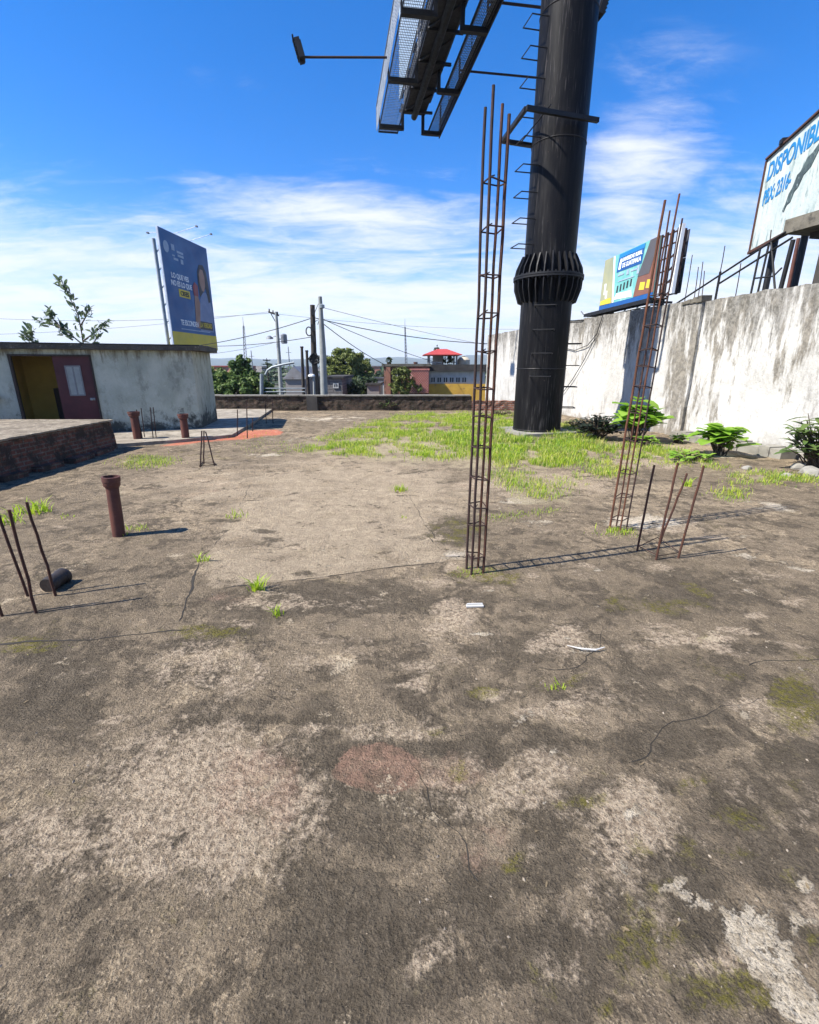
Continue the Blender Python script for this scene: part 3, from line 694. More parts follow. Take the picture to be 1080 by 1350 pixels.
mb.box(fr(s_end, ZR/2)-fn*bk/2, (bk, .15, ZR), fn)
mb.build('wall', 'green_plaster', house)
mb = MB(); c0 = fr(-.1, 0, .17); c1 = fr(s_end+.1, 0, .17); c2 = fr(s_end+.1, 0)-fn*(bk+.2); c3 = Bc+Vector((.14, .2, 0)); c4 = Bc-fd*-.2-fn*.8
cA = A+Vector((.16, .0, 0))
poly = [(c1.x, c1.y), (c0.x-.08, c0.y), (cA.x+.06, cA.y-.02), (c3.x, c3.y), (c3.x-.3, c3.y+.3), (c2.x, c2.y)]
mb.prism(poly, (0, 0, ZR+.003), (1, 0, 0), (0, 1, 0), .11); roof = mb.build('roof', 'eave_concrete', house)
mb = MB(); mb.prism([(x*1.0, y) for x, y in poly], (0, 0, ZR+.116), (1, 0, 0), (0, 1, 0), .022); mb.build('roofing_felt', 'black_steel', roof)
# inside
mb = MB(); mb.box(fr((s0+s1)/2, .02)-fn*1.05, (s1-s0+1.2, 1.8, .04), fd); mb.build('floor', 'old_concrete', house)
mb = MB(); 
mb.box(fr((s0+s1)/2, ZR/2)-fn*1.75, (s1-s0+1.4, .06, ZR-.02), fd)
mb.box(fr(s1+.30, ZR/2)-fn*.95, (1.55, .06, ZR-.02), fn); mb.box(fr(s0-.5, ZR/2)-fn*.95, (1.55, .06, ZR-.02), fn)
mb.build('room_lining', 'ochre_room', house)
mb = MB(); mb.box(fr(s0+(s1-s0)*.45, .55)-fn*1.4, (.9, .5, 1.05), fd); mb.build('cupboard', 'dark_wood', house)
sm = s0+(s1-s0)*.50
door = thing('door_tmp', A, 'x', 'x'); COL.objects.unlink(door); bpy.data.objects.remove(door)
mb = MB(); mb.box(fr((s0+.03+sm)/2, .93)-fn*.05, (sm-s0-.06, .045, 1.80), fd)
door = mb.build('door', 'door_red', house)
w0 = s0+(sm-s0)*.34; w1 = s0+(sm-s0)*.70
mb = MB(); mb.box(fr((w0+w1)/2, 1.28)-fn*.022, (w1-w0, .008, .62), fd); mb.build('door_window', 'frosted', door)
mb = MB()
for a in (w0, (w0+w1)/2, w1): mb.box(fr(a, 1.28)-fn*.012, (.028, .012, .66), fd)
for z in (.955, 1.605): mb.box(fr((w0+w1)/2, z)-fn*.0155, (w1-w0+.028, .014, .028), fd)
mb.build('window_frame', 'grey_steel', door)
mb = MB(); mb.box(fr(s0+.13, .86)-fn*.016, (.10, .02, .055), fd); mb.lathe(fr(s0+.13, .86)-fn*.01, [(.022, 0), (.022, .05), (.03, .06), (.02, .08)], 12, fn); mb.build('handle', 'galvanised', door)
mb = MB()
for a, b in ((s0-.0, s0+.03), (s1-.045, s1)): mb.box(fr((a+b)/2, DT/2)-fn*.03, (b-a, .12, DT), fd)
mb.box(fr((s0+s1)/2, DT-.02)-fn*.03, (s1-s0-.08, .12, .04), fd); mb.build('door_frame', 'dark_wood', house)
mb = MB(); mb.box(fr((wn0+wn1)/2, 1.30)-fn*.09, (wn1-wn0, .01, .64), fd); win = mb.build('window', 'glass_dark', house)
mb = MB()
for i in range(6): mb.box(fr(wn0+.03+(wn1-wn0-.06)*i/5, 1.30)-fn*.05, (.02, .02, .64), fd)
for z in (1.0, 1.15, 1.3, 1.45, 1.6): mb.box(fr((wn0+wn1)/2, z)-fn*.072, (wn1-wn0, .02, .02), fd)
mb.build('window_bars', 'grey_steel', win)
mb = MB(); mb.box(fr((wn0+wn1)/2, .94, .06), (wn1-wn0+.2, .16, .075), fd); mb.build('window_sill', 'pipe_clay', win)

# ================================================================== BLACK BILLBOARD TOWER
PF = 1.10; PB = Vector((2.93*PF, 10.95*PF, 0)); PR = .53*PF
def zf_(z): return EYE+(z-EYE)*PF   # heights on the pole
tow = thing('billboard_tower', PB, 'huge black steel monopole with bolted collar, ladder rungs and an overhead billboard frame', 'billboard')
mb = MB(); ZC = zf_(3.36); mb.lathe(PB, [(PR, 0), (PR, ZC)], 64); mb.build('pole', 'pole_paint', tow, smooth=True)
mb = MB(); mb.lathe(PB, [(PR-.015, ZC), (PR-.015, 13.2), (.3, 13.35)], 64); mb.build('pole', 'pole_paint', tow, smooth=True)
for zb in (.10, 1.55, zf_(5.72), zf_(7.75)):
    mb = MB(); mb.tube([PB+Vector((math.cos(a)*(PR-(.013 if zb > 3 else -.002)), math.sin(a)*(PR-(.013 if zb > 3 else -.002)), zb)) for a in np.linspace(0, 2*pi, 48, endpoint=False)], .011, 6, closed=True); mb.build('weld_band', 'black_steel', tow, smooth=True)
mb = MB(); FR = .72*PF; mb.lathe(PB, [(FR, ZC-.04), (FR, ZC-.004)], 64); mb.lathe(PB, [(FR, ZC+.008), (FR, ZC+.045)], 64); mb.build('flange', 'black_steel', tow)
NG = 28
for i in range(NG):
    a = 2*pi*i/NG+.06; u = Vector((math.cos(a), math.sin(a), 0)); tv = Vector((-u.y, u.x, 0))
    h1 = random.uniform(-.02, .02)
    mb = MB(); mb.prism([(PR-.03, ZC+.047), (FR-.02, ZC+.047), (FR-.05, ZC+.20), (PR+.03, ZC+.47+h1), (PR-.03, ZC+.47+h1)], PB-tv*.012, u, (0, 0, 1), -.024)
    mb.prism([(PR-.005, ZC-.042), (FR-.02, ZC-.042), (FR-.03, ZC-.24), (PR+.09, ZC-.50+h1), (PR-.005, ZC-.54+h1)], PB-tv*.012, u, (0, 0, 1), -.024)
    mb.build('gusset', 'black_steel', tow)
    mb = MB(); a2 = a+pi/NG; mb.lathe(PB+Vector((math.cos(a2)*(FR-.06), math.sin(a2)*(FR-.06), ZC-.07)), [(.024, 0), (.024, .15)], 6); mb.build('bolt', 'black_steel', tow)
def rung(z, ang, wdt, dp_, drop=0.0, r_=PR):
    u = Vector((math.cos(ang), math.sin(ang), 0)); tv = Vector((-u.y, u.x, 0)); mb = MB()
    rr_ = math.sqrt(max(.01, r_*r_-(wdt/2)**2))-.02
    mb.tube([PB+u*rr_+tv*wdt/2+Vector((0, 0, z)), PB+u*(r_+dp_)+tv*wdt/2+Vector((0, 0, z-drop)), PB+u*(r_+dp_)-tv*wdt/2+Vector((0, 0, z-drop)), PB+u*rr_-tv*wdt/2+Vector((0, 0, z))], .0125, 6)
    mb.build('rung', 'black_steel', tow)
for i in range(16): rung(zf_(3.95+.455*i), R(192), .42, .30)
for i in range(4): rung(zf_(1.40+.46*i), R(254), .46, .22)
for i in range(5): rung(zf_(.72+.45*i), R(-12), .38, .28)
# square access frame round the pole
FB = 4.31*PF+EYE; f1, f2, f3, f4 = [Vector((x*PF, y*PF, FB)) for x, y in ((2.04, 9.92), (3.46, 10.36), (1.86, 11.18), (3.2, 11.62))]; 
mb = MB(); mb.bar(f1, f2, .075, .08); mb.bar(f1+(f3-f1)*.02, f3, .07, .074); mb.bar(f3, f4, .075, .08); mb.tube([f1+(f2-f1)*.32+Vector((0, 0, .12)), f3+(f4-f3)*.28], .014, 6); mb.build('bracket', 'black_steel', tow)
# overhead billboard frame
FC = Vector((0, 22.2, 0)); ad = Vector((.152, -.988, 0)).normalized(); ar = Vector((ad.y*-1, ad.x, 0)); ar = Vector((.988, .152, 0))
def B(s_, a, z): return FC+ad*s_+ar*a+Vector((0, 0, z))
LB = 9.2; ZB = 10.5
def bbox(mb, s0_, s1_, a0, a1, z0, z1): return mb.box((B(s0_, a0, z0)+B(s1_, a1, z1))/2, (abs(s1_-s0_), abs(a1-a0), abs(z1-z0)), ad, ar)
mb = MB(); bbox(mb, -.05, LB, -.22, .62, ZB+.55, ZB+1.25)
mb.tube([B(-.1, .2, ZB+.5), B(LB, .2, ZB+.5)], .12, 12); mb.build('beam', 'black_steel', tow)
mb = MB()
for s_ in np.arange(.3, LB, 1.55):
    mb.bar(B(s_, -.22, ZB+.52), B(s_+1.2, .62, ZB+.53), .06, .05); mb.bar(B(s_, -.45, ZB+.50), B(s_, .85, ZB+.50), .09, .07)
mb.build('cross_bracing', 'black_steel', tow)
for sgn, sset in ((-1, (.15, 3.3, 6.4)), (1, (-.1, 2.9, 6.0))):
    a_in, a_out = (-.30, -1.22) if sgn < 0 else (.55, 1.28)
    for s_ in sset:
        mb = MB(); mb.bar(B(s_, a_in, ZB), B(s_, a_out, ZB), .16, .13); mb.bar(B(s_, a_in, ZB-.06), B(s_, a_in, ZB+.75), .14, .11, up=ar); mb.bar(B(s_, a_out*.985, ZB), B(s_, a_out*.985, ZB+.95), .05, .05, up=ar); mb.build('hanger', 'black_steel', tow)
    a0_, a1_ = (-1.18, -.42) if sgn < 0 else (.78, 1.22)
    mb = MB(); zf = ZB+.10
    for a in np.linspace(a0_, a1_, 17 if sgn < 0 else 11): mb.bar(B(-.45, a, zf), B(LB, a, zf), .009, .03)
    for s_ in np.arange(-.4, LB, .11): mb.bar(B(s_, a0_, zf+.012), B(s_, a1_, zf+.012), .008, .012)
    cw = mb.build('catwalk', 'grey_steel', tow)
    mb = MB()
    for a in (a0_, a1_): mb.bar(B(-.46, a, zf-.02), B(LB, a, zf-.02), .03, .075)
    mb.bar(B(-.46, a0_, zf-.02), B(-.46, a1_, zf-.02), .03, .06); mb.build('edge_angle', 'black_steel', cw)
# wire mesh rail, left; solid toe board, right
mb = MB()
for z in np.linspace(ZB+.16, ZB+.86, 9): mb.bar(B(-.45, -1.24, z), B(LB, -1.24, z), .012, .012)
for s_ in np.arange(-.45, LB, .12): mb.bar(B(s_, -1.24, ZB+.14), B(s_+.04*math.sin(s_*9), -1.24, ZB+.88), .012, .012)
mb.build('mesh_rail', 'mesh_steel', tow)
mb = MB(); mb.tube([B(-.46, -1.25, ZB+.90), B(LB, -1.25, ZB+.90)], .022, 8)
mb.tube([B(-.46, -1.25, ZB+.1), B(-.46, -1.25, ZB+.90)], .018, 6); mb.build('hand_rail', 'grey_steel', tow)
mb = MB(); bbox(mb, -.5, LB, 1.285, 1.32, ZB+.0, ZB+.52); mb.build('toe_board', 'black_steel', tow)
mb = MB()
for s_ in np.arange(-.4, LB, 1.55): mb.tube([B(s_, 1.30, ZB+.5), B(s_, 1.30, ZB+1.1)], .015, 6)
mb.tube([B(-.5, 1.30, ZB+1.1), B(LB, 1.30, ZB+1.1)], .018, 6); mb.build('hand_rail', 'black_steel', tow)
for a0_, mt in ((-.40, 'print_pale'), (.78, 'poster_back')):
    mb = MB(); bbox(mb, 0, LB, a0_, a0_+.06, ZB+.95, ZB+4.2); mb.build('panel', mt, tow)
mb = MB()
for s_ in np.arange(.1, LB, 1.4): mb.bar(B(s_, -.30, ZB+1.2), B(s_, .74, ZB+1.2), .07, .09); mb.bar(B(s_, -.30, ZB+1.0), B(s_, -.30, ZB+4.1), .07, .07, up=ar); mb.bar(B(s_, .72, ZB+1.0), B(s_, .72, ZB+4.1), .07, .07, up=ar)
mb.build('panel_frame', 'black_steel', tow)
mb = MB(); mb.tube([PB+Vector((0, 0, 12.5)), B(LB-.6, .2, 12.5)], .32, 20); mb.tube([B(LB-.6, .2, 12.6), B(LB-.6, .2, ZB+1.2)], .3, 20); mb.build('support_arm', 'pole_paint', tow, smooth=True)
def tlamp(s_, a0_, a1_, z, drop=0):
    e = B(s_, a1_, z-drop); sg = 1 if a1_ > a0_ else -1
    mb = MB(); mb.tube([B(s_, a0_, z), e], .035, 8); arm = mb.build('lamp_arm', 'dark_rust', tow)
    mb = MB(); up_ = (Vector((0, 0, 1))+ar*sg*.28).normalized(); X_ = ad
    mb.box(e+up_*.16, (.42, .16, .50), X_, uz=up_); mb.box(e+up_*.16-ar*sg*.095, (.36, .03, .42), X_, uz=up_); mb.bar(e-up_*.16, e+up_*.1, .10, .10)
    for q in range(6): mb.box(e+up_*(-.04+.1*q)+ar*sg*.10, (.40, .05, .02), X_, uz=up_)
    mb.build('lamp', 'black_steel', arm)
tlamp(3.35, -1.25, -3.95, ZB+.56, .20); tlamp(2.75, 1.3, 4.3, ZB+.70); tlamp(5.95, 1.3, 4.55, ZB+.70)
for s_, a0_ in ((1.6, -1), (4.4, -1)):
    mb = MB(); mb.tube([B(s_, -.42, ZB+.1), B(s_, -.42, ZB+.9), B(s_+.5, -.42, ZB+.9), B(s_+.5, -.42, ZB+.1)], .018, 6)
    for q in range(4): mb.tube([B(s_+.1*q, -.45, ZB+.1), B(s_+.15*q, -.38, ZB+.85)], .009, 5)
    mb.build('ladder_cage', 'grey_steel', tow)
mb = MB(); mb.box(PB+Vector((0, 0, .02)), (1.5, 1.5, .10), (1, .3, 0)); mb.build('base_plinth', 'concrete', tow)

# ================================================================== REBAR
def jit(p, s_): return Vector(p)+Vector((random.uniform(-s_, s_), random.uniform(-s_, s_), 0))
def rebar_bar(p0, p1, r_, parent, mat, name='bar', wob=.006):
    pts = []; N_ = max(4, int((Vector(p1)-Vector(p0)).length/.15))
    for i in range(N_+1):
        t = i/N_; p = Vector(p0).lerp(Vector(p1), t)
        if 0 < i < N_: p = p+Vector((random.uniform(-wob, wob), random.uniform(-wob, wob), 0))
        pts.append(p)
    mb = MB(); mb.tube(pts, r_, 7); return mb.build(name, mat, parent, smooth=True)
def column_cage(base, lean, halfx, halfy, tops, zs, label, mats, r_=.0098, skew=0):
    t = thing('rebar_column', base, label, 'rebar column', 'tall rebar column cages'); base = Vector(base); lean = Vector(lean)
    ca, sa = math.cos(skew), math.sin(skew)
    cs = [(-halfx, -halfy), (halfx, -halfy), (halfx, halfy), (-halfx, halfy)]; cs = [(x*ca-y*sa, x*sa+y*ca) for x, y in cs]
    def pt(i, z, k_=1): return base+Vector((cs[i][0]*k_, cs[i][1]*k_, z))+lean*z
    for i in range(4):
        b = [pt(i, -.02), pt(i, tops[i]*.6), pt(i, tops[i])]; b[2] += Vector((random.uniform(-.02, .02), random.uniform(-.02, .02), 0))
        mb = MB(); pts = []
        for q in range(15):
            tt = q/14; p = b[0].lerp(b[1], tt/.6) if tt < .6 else b[1].lerp(b[2], (tt-.6)/.4); pts.append(p+(Vector((random.uniform(-.003, .003), random.uniform(-.003, .003), 0)) if q else Vector()))
        mb.tube(pts, r_*mats[i][1], 8); mb.build('bar', mats[i][0], t, smooth=True)
    for z in zs:
        kk = 1.12; tilt = [random.uniform(-.018, .018) for _ in range(4)]
        mb = MB(); c_ = [pt(i, z+tilt[i], kk) for i in range(4)]; out = []
        for i in range(4):
            a, b = c_[i], c_[(i+1) % 4]; out += [a.lerp(b, .08), a.lerp(b, .92)]
        mb.tube(out, .0052, 6, closed=True)
        mb.tube([pt(0, z+tilt[0], kk), pt(0, z+tilt[0], kk*.75)+Vector((.02, .02, .02))], .004, 5); mb.build('stirrup', 'dark_rust', t)
    return t
c1b = G(626, 753); 
column_cage(c1b, (.004, -.015, 0), .050, .056, (3.20, 3.07, 3.16, 3.13), [.15, .40, .565, .78, 1.01, 1.25, 1.46, 1.69, 1.93, 2.19, 2.45, 2.72],
            'tall free-standing rebar cage left of the black pole, casting a ladder-like shadow', [('dark_rust', 1), ('rust', 1.1), ('rust', 1), ('dark_rust', 1)], skew=R(14))
c2b = G(815, 697)
column_cage(c2b, (.036, .01, 0), .064, .055, (2.98, 2.82, 2.9, 2.95), [.12, .34, .60, .92, 1.18, 1.42, 1.60, 1.75, 1.95, 2.2],
            'tall bright rusty rebar cage in front of the white wall', [('bright_rust', .85), ('dark_rust', .8), ('rust', .8), ('bright_rust', 1.15)], skew=R(38))
def stub(b, tpx, label, group, Y=None, r_=.0095, mat='rust', cat='rebar rod'):
    b = Vector(b); tp = P(tpx[0], tpx[1], b.y+(Y or 0)); t = MB(); pts = [b+Vector((0, 0, -.03))]+[b.lerp(tp, q/6)+Vector((random.uniform(-.004, .004), random.uniform(-.004, .004), 0)) for q in range(1, 6)]+[tp]
    t.tube(pts, r_, 8); return tag(t.build('rebar_rod', mat, base=b, smooth=True), label, cat, group)
gR = 'bare rebar rods beside the right column cage'
stub(G(840, 726), (863, 613), 'leftmost of the four bare rebar rods right of the bright rusty cage', gR)
stub(G(865, 738), (894, 610), 'second of the four bare rods by the rusty cage, standing nearest the viewer', gR)
stub(G(870, 716), (906, 624), 'shortest and most tilted of the four bare rods by the rusty cage', gR)
stub(G(894, 736), (928, 614), 'rightmost of the four bare rebar rods by the rusty cage', gR)
t = thing('rebar_stirrup', G(868, 730), 'thin bent stirrup lying at the foot of the four bare rods', 'stirrup')
mb = MB(); mb.tube([G(842, 723)+Vector((0, 0, .02)), G(868, 737)+Vector((0, 0, .03)), G(896, 731)+Vector((0, 0, .02)), G(866, 715)+Vector((0, 0, .05))], .005, 6, closed=True); mb.build('wire', 'dark_rust', t)
gL = 'bare rebar rods at the left edge'
stub(G(48, 808), (12, 672), 'bare rebar rod nearest the viewer in the left-edge cluster', gL)
stub(G(74, 786), (35, 662), 'rightmost rod of the left-edge cluster, in front of the black pipe stub', gL)
stub(G(37, 786), (-4, 672), 'rear bare rod of the left-edge cluster', gL)
stub(G(3, 812), (-34, 690), 'bare rod cut by the left edge of the photo', gL)
gB = 'thin rebar starters on the pale pad'
for (b, tp, lab) in [((313, 573), (313, 540), 'thin starter bar left of the tallest one on the pad by the house shadow'), ((326, 576), (325, 527), 'tallest thin starter bar, on the pad edge by the red dust'), ((333, 567), (333, 551), 'shortest starter bar, inside the dark house shadow'), ((351, 557), (350, 527), 'thin starter bar at the tip of the house shadow, second from the right'), ((360, 557), (359, 526), 'rightmost thin starter bar, at the far corner of the pad')]:
    stub(G(*b, .06), tp, lab, gB, r_=.012, mat='dark_rust')
gC = 'rebar starters between the two house pipes'
for (b, tp, lab) in [((188, 579), (180, 540), 'starter bar touching the left house pipe'), ((191, 577), (186, 538), 'second starter bar from the left house pipe'), ((202, 578), (198, 537), 'third starter bar, midway between the two house pipes'), ((206, 577), (202, 537), 'starter bar farthest right between the two house pipes')]:
    stub(G(*b, .06), tp, lab, gC, r_=.010, mat='dark_rust')
# small tripod of bars
tb = G(271, 614); t = thing('rebar_tripod', tb, 'little tripod of three leaning bars tied at the foot, on the open slab', 'rebar')
for (b, tp) in [((264, 616), (266, 568)), ((269, 612), (269, 568)), ((283, 614), (271, 569))]: rebar_bar(G(*b), P(tp[0], tp[1], G(*b).y), .011, t, 'dark_rust')
mb = MB(); mb.tube([G(263, 616)+Vector((0, 0, .02)), G(285, 614)+Vector((0, 0, .02)), G(282, 610.5)+Vector((0, 0, .02)), G(267, 611)+Vector((0, 0, .02))], .010, 6, closed=True); mb.build('stirrup', 'dark_rust', t)

# ================================================================== PIPES
def soil_pipe(bpx, tpx, r_, label, z=0, mat='pipe_clay'):
    b = G(bpx[0], bpx[1], z); tp = P(tpx[0], tpx[1], b.y); ax = (tp-b).normalized(); H = (tp-b).length
    t = thing('vent_pipe', b, label, 'pipe', 'rusty vent pipes')
    mb = MB(); mb.lathe(b-ax*.03, [(r_, 0), (r_*1.02, H*.4), (r_*.98, H*.8), (r_, H-.06)], 24, ax); mb.build('shaft', mat, t, smooth=True)
    mb = MB(); mb.lathe(b+ax*(H-.10), [(r_*1.02, 0), (r_*1.32, .02), (r_*1.32, .055), (r_*1.42, .06), (r_*1.42, .105), (r_*1.18, .107), (r_*1.1, .0)], 24, ax); mb.build('socket', mat, t, smooth=True)
soil_pipe((157, 706), (146, 629), .056, 'rust-red vent pipe with a socket top, alone on the open slab')
soil_pipe((182, 579), (176, 543), .085, 'brown vent pipe nearest the red door, against the house wall', .06)
soil_pipe((245, 577.5), (241, 546), .08, 'brown vent pipe near the right end of the house wall', .06)
pb = G(78, 772); t = thing('pipe_stub', pb, 'short fat black pipe stub lying on the slab behind the left rods', 'pipe')
ax = (G(93, 760)-G(60, 781)); ax.z = 0; ax.normalize()
mb = MB(); mb.lathe(pb-ax*.11+Vector((0, 0, .050)), [(.056, 0), (.061, .04), (.052, .09), (.058, .15), (.047, .155), (.045, .02)], 24, ax+Vector((0, 0, .05))); mb.build('barrel', 'black_pipe', t, smooth=True)
mb = MB(); mb.lathe(pb+ax*.03+Vector((0, 0, .052)), [(.060, 0), (.064, .012), (.063, .04), (.060, .045)], 24, ax+Vector((0, 0, .05))); mb.build('rim', 'black_pipe', t, smooth=True)

# ================================================================== LITTER
mb = MB(); p = G(626, 800); mb.box(p+Vector((0, 0, .008)), (.12, .028, .010), (1, .05, 0)); mb.box(p+Vector((.0, .008, .019)), (.11, .008, .008), (1, .05, 0)); tag(mb.build('plastic_strip', 'white_litter', base=p), 'short flat white plastic strip lying before the rebar cage', 'litter')
p = G(772, 857); mb = MB(); mb.tube([p+Vector((-.10, .03, .012)), p+Vector((-.03, -.01, .016)), p+Vector((.05, -.02, .014)), p+Vector((.11, .0, .02))], [.002, .005, .006, .003], 7); tag(mb.build('plaster_sliver', 'white_litter', base=p), 'bent pale sliver of plaster on the dark slab, right of the plastic strip', 'litter')
p = G(596, 734); mb = MB(); mb.prism([(-.06, -.012), (-.02, -.022), (.05, -.018), (.07, 0), (.04, .02), (-.04, .018)], p+Vector((0, 0, .0)), (1, 0, 0), (0, 1, 0), .012); tag(mb.build('plaster_flake', 'pale_concrete', base=p), 'flat pale plaster flake just left of the rebar cage foot', 'litter')
mb = MB(); rng = random.Random(5)
for i in range(1500):
    y = .4+8*rng.random()**1.6; x = rng.uniform(-1, 1)*(.9*y+.7)
    if x > WALLX(y)-.4 or x < BX: continue
    if fbm(x, y, 1.1) < -.25: continue
    r_ = .002+.0055*rng.random()**3; z = zr(x, y); a = rng.random()*6
    mb.add([(x+r_*math.cos(a+q*1.57)*(1.4 if q % 2 else .9), y+r_*math.sin(a+q*1.57)*(1.4 if q % 2 else .9), z-.001) for q in range(4)]+[(x, y, z+r_*.9)], [(0, 1, 4), (1, 2, 4), (2, 3, 4), (3, 0, 4)])
tag(mb.build('loose_grit', 'stone'), 'loose pale grit scattered over the slab', 'grit', kind='stuff')

mb = MB()
for i in range(260):
    y = .9+9*rng.random()**1.3; x = rng.uniform(-1, 1)*(.9*y+.4)
    if x > WALLX(y)-.5 or x < BX+.1 or fbm(x, y, .9) < -.05: continue
    a = rng.random()*6.28; L = rng.uniform(.008, .028); d = Vector((math.cos(a), math.sin(a), rng.uniform(0, .15))); mb.leaf(Vector((x, y, zr(x, y)+.003)), d, (0, 0, 1), L, L*rng.uniform(.12, .4), rng.uniform(-.2, .3))
tag(mb.build('dead_leaves', 'dry_litter'), 'tiny dry leaf bits and straw scattered over the slab', 'leaf litter', kind='stuff')
# ================================================================== GRASS AND WEEDS
patches = [([(395, 596), (430, 578), (500, 556), (545, 546), (620, 544), (690, 551), (760, 565), (795, 585), (760, 603), (700, 612), (640, 600), (590, 606), (500, 602), (440, 601)], .12, 900, .19),
           ([(640, 600), (770, 590), (850, 590), (905, 603), (850, 612), (780, 612), (700, 618), (650, 612)], .12, 900, .20),
           ([(648, 618), (700, 612), (760, 620), (780, 632), (740, 655), (705, 660), (655, 640)], .11, 600, .15),
           ([(775, 615), (815, 612), (825, 626), (790, 630)], .12, 1500, -.3),
           ([(850, 590), (920, 600), (960, 615), (940, 622), (880, 612)], .12, 700, .0),
           ([(955, 628), (1000, 622), (1070, 630), (1080, 642), (1020, 638), (965, 638)], .11, 1100, -.1),
           ([(940, 648), (975, 645), (985, 660), (955, 660)], .09, 900, -.1),
           ([(640, 682), (735, 670), (738, 675), (645, 688)], .05, 900, -.2),
           ([(150, 612), (170, 602), (205, 600), (235, 610), (200, 616), (165, 617)], .09, 700, -.1),
           ([(790, 700), (830, 697), (835, 706), (800, 708)], .05, 1200, -.2),
           ([(605, 762), (645, 758), (648, 748), (608, 748)], .03, 1500, -.1),
           ([(205, 838), (300, 824), (310, 838), (220, 850)], .012, 1500, .0), ([(0, 850), (100, 838), (110, 850), (0, 866)], .014, 1500, .0),
           ([(300, 566), (420, 585), (400, 602), (330, 600)], .06, 120, .1)]
mbg = MB(); mbd = MB(); mbk = MB(); rng = random.Random(11)
for poly, hmax, dens, thr in patches:
    pts = [G(*p) for p in poly]; x0, x1 = min(p.x for p in pts)-.3, max(p.x for p in pts)+.3; y0, y1 = min(p.y for p in pts)-.3, max(p.y for p in pts)+.3
    for i in range(int(dens*2.3*(x1-x0)*(y1-y0))):
        x, y = rng.uniform(x0, x1), rng.uniform(y0, y1); px, py, _ = toPx(x, y, 0)
        f = fbm(x, y, 1.3)+.7*mnoise.noise(Vector((x*4.5, y*4.5, 2)))+.4*mnoise.noise(Vector((x*12, y*12, 5)))
        if f < thr-.32+rng.gauss(0, .08) or not in_poly(px+rng.gauss(0, 9), py+rng.gauss(0, 2.2), poly): continue
        if (Vector((x, y, 0))-PB).length < PR+.03 or x > WALLX(y)-.03: continue
        near = math.exp(-((x-PB.x+.4)**2+(y-PB.y+1)**2)/5)
        a = rng.random()*6.283; d = Vector((math.cos(a), math.sin(a), 0)); L = hmax*rng.uniform(.3, 1.0)*(.55+.55*max(-.3, min(1, f+.3)))*(1+.55*near)
        if rng.random() < .03: L *= 1.6
        side = Vector((-d.y, d.x, 0)); q = rng.random()+.35*mnoise.noise(Vector((x*1.1, y*1.1, 8)))
        tgt = mbd if q < .20 else (mbk if q < .46+.25*near else mbg)
        tgt.blade((x, y, zr(x, y)-.005), d, L, .004+L*.05, L*rng.uniform(.15, .9), side)
tag(mbg.build('grass', 'leaf_grass'), 'bright yellow-green grass growing over the slab round the pole foot', 'grass', kind='stuff')
tag(mbk.build('grass', 'leaf_green'), 'deeper green blades mixed through the grass', 'grass', kind='stuff')
tag(mbd.build('dry_grass', 'leaf_dry'), 'straw coloured dry blades mixed through the grass', 'grass', kind='stuff')
def tuft(px, py, h, spread, nb, label, mat='leaf_grass'):
    p = G(px, py); mb = MB()
    for i in range(nb):
        a = rng.random()*6.283; d = Vector((math.cos(a), math.sin(a), 0)); L = h*rng.uniform(.5, 1.1); q = p+Vector((rng.gauss(0, spread), rng.gauss(0, spread*.7), -.005))
        mb.blade(q, d, L, .005+L*.06, L*rng.uniform(.3, 1.1), Vector((-d.y, d.x, 0)))
    tag(mb.build('weed_tuft', mat, base=p), label, 'weed', 'weed tufts in the slab cracks')
tuft(268, 740, .09, .03, 26, 'small weed tuft at the head of the dark crack')
tuft(337, 778, .13, .02, 34, 'tallest single weed tuft, in the middle-left of the slab')
tuft(366, 812, .08, .02, 20, 'weed tuft nearest the viewer, alone on the bare slab')
tuft(310, 682, .08, .06, 26, 'sparse weed tuft between the lone pipe and the pale slab')
tuft(527, 647, .10, .06, 60, 'round bright tuft alone on the pale slab before the grass patch')
tuft(533, 682, .04, .03, 16, 'tiny flat tuft just below the round bright one')
tuft(182, 698, .07, .05, 20, 'thin weeds just right of the lone pipe foot')
tuft(160, 706, .06, .03, 14, 'weed sprig against the foot of the lone pipe')
tuft(45, 676, .17, .10, 70, 'broad tuft in the brick plinth shadow edge at left')
tuft(12, 690, .15, .08, 40, 'tuft cut by the left photo edge, behind the rods')
tuft(905, 641, .14, .03, 34, 'upright tuft between the tops of the bare rods')
tuft(560, 600, .13, .10, 40, 'loose tuft at the near edge of the big grass patch')
tuft(815, 702, .06, .08, 50, 'low tuft round the foot of the bright rusty cage')
tuft(85, 682, .05, .05, 16, 'few thin blades right of the broad left tuft')
tuft(735, 906, .03, .03, 24, 'tiny mossy sprig on the dark near slab')

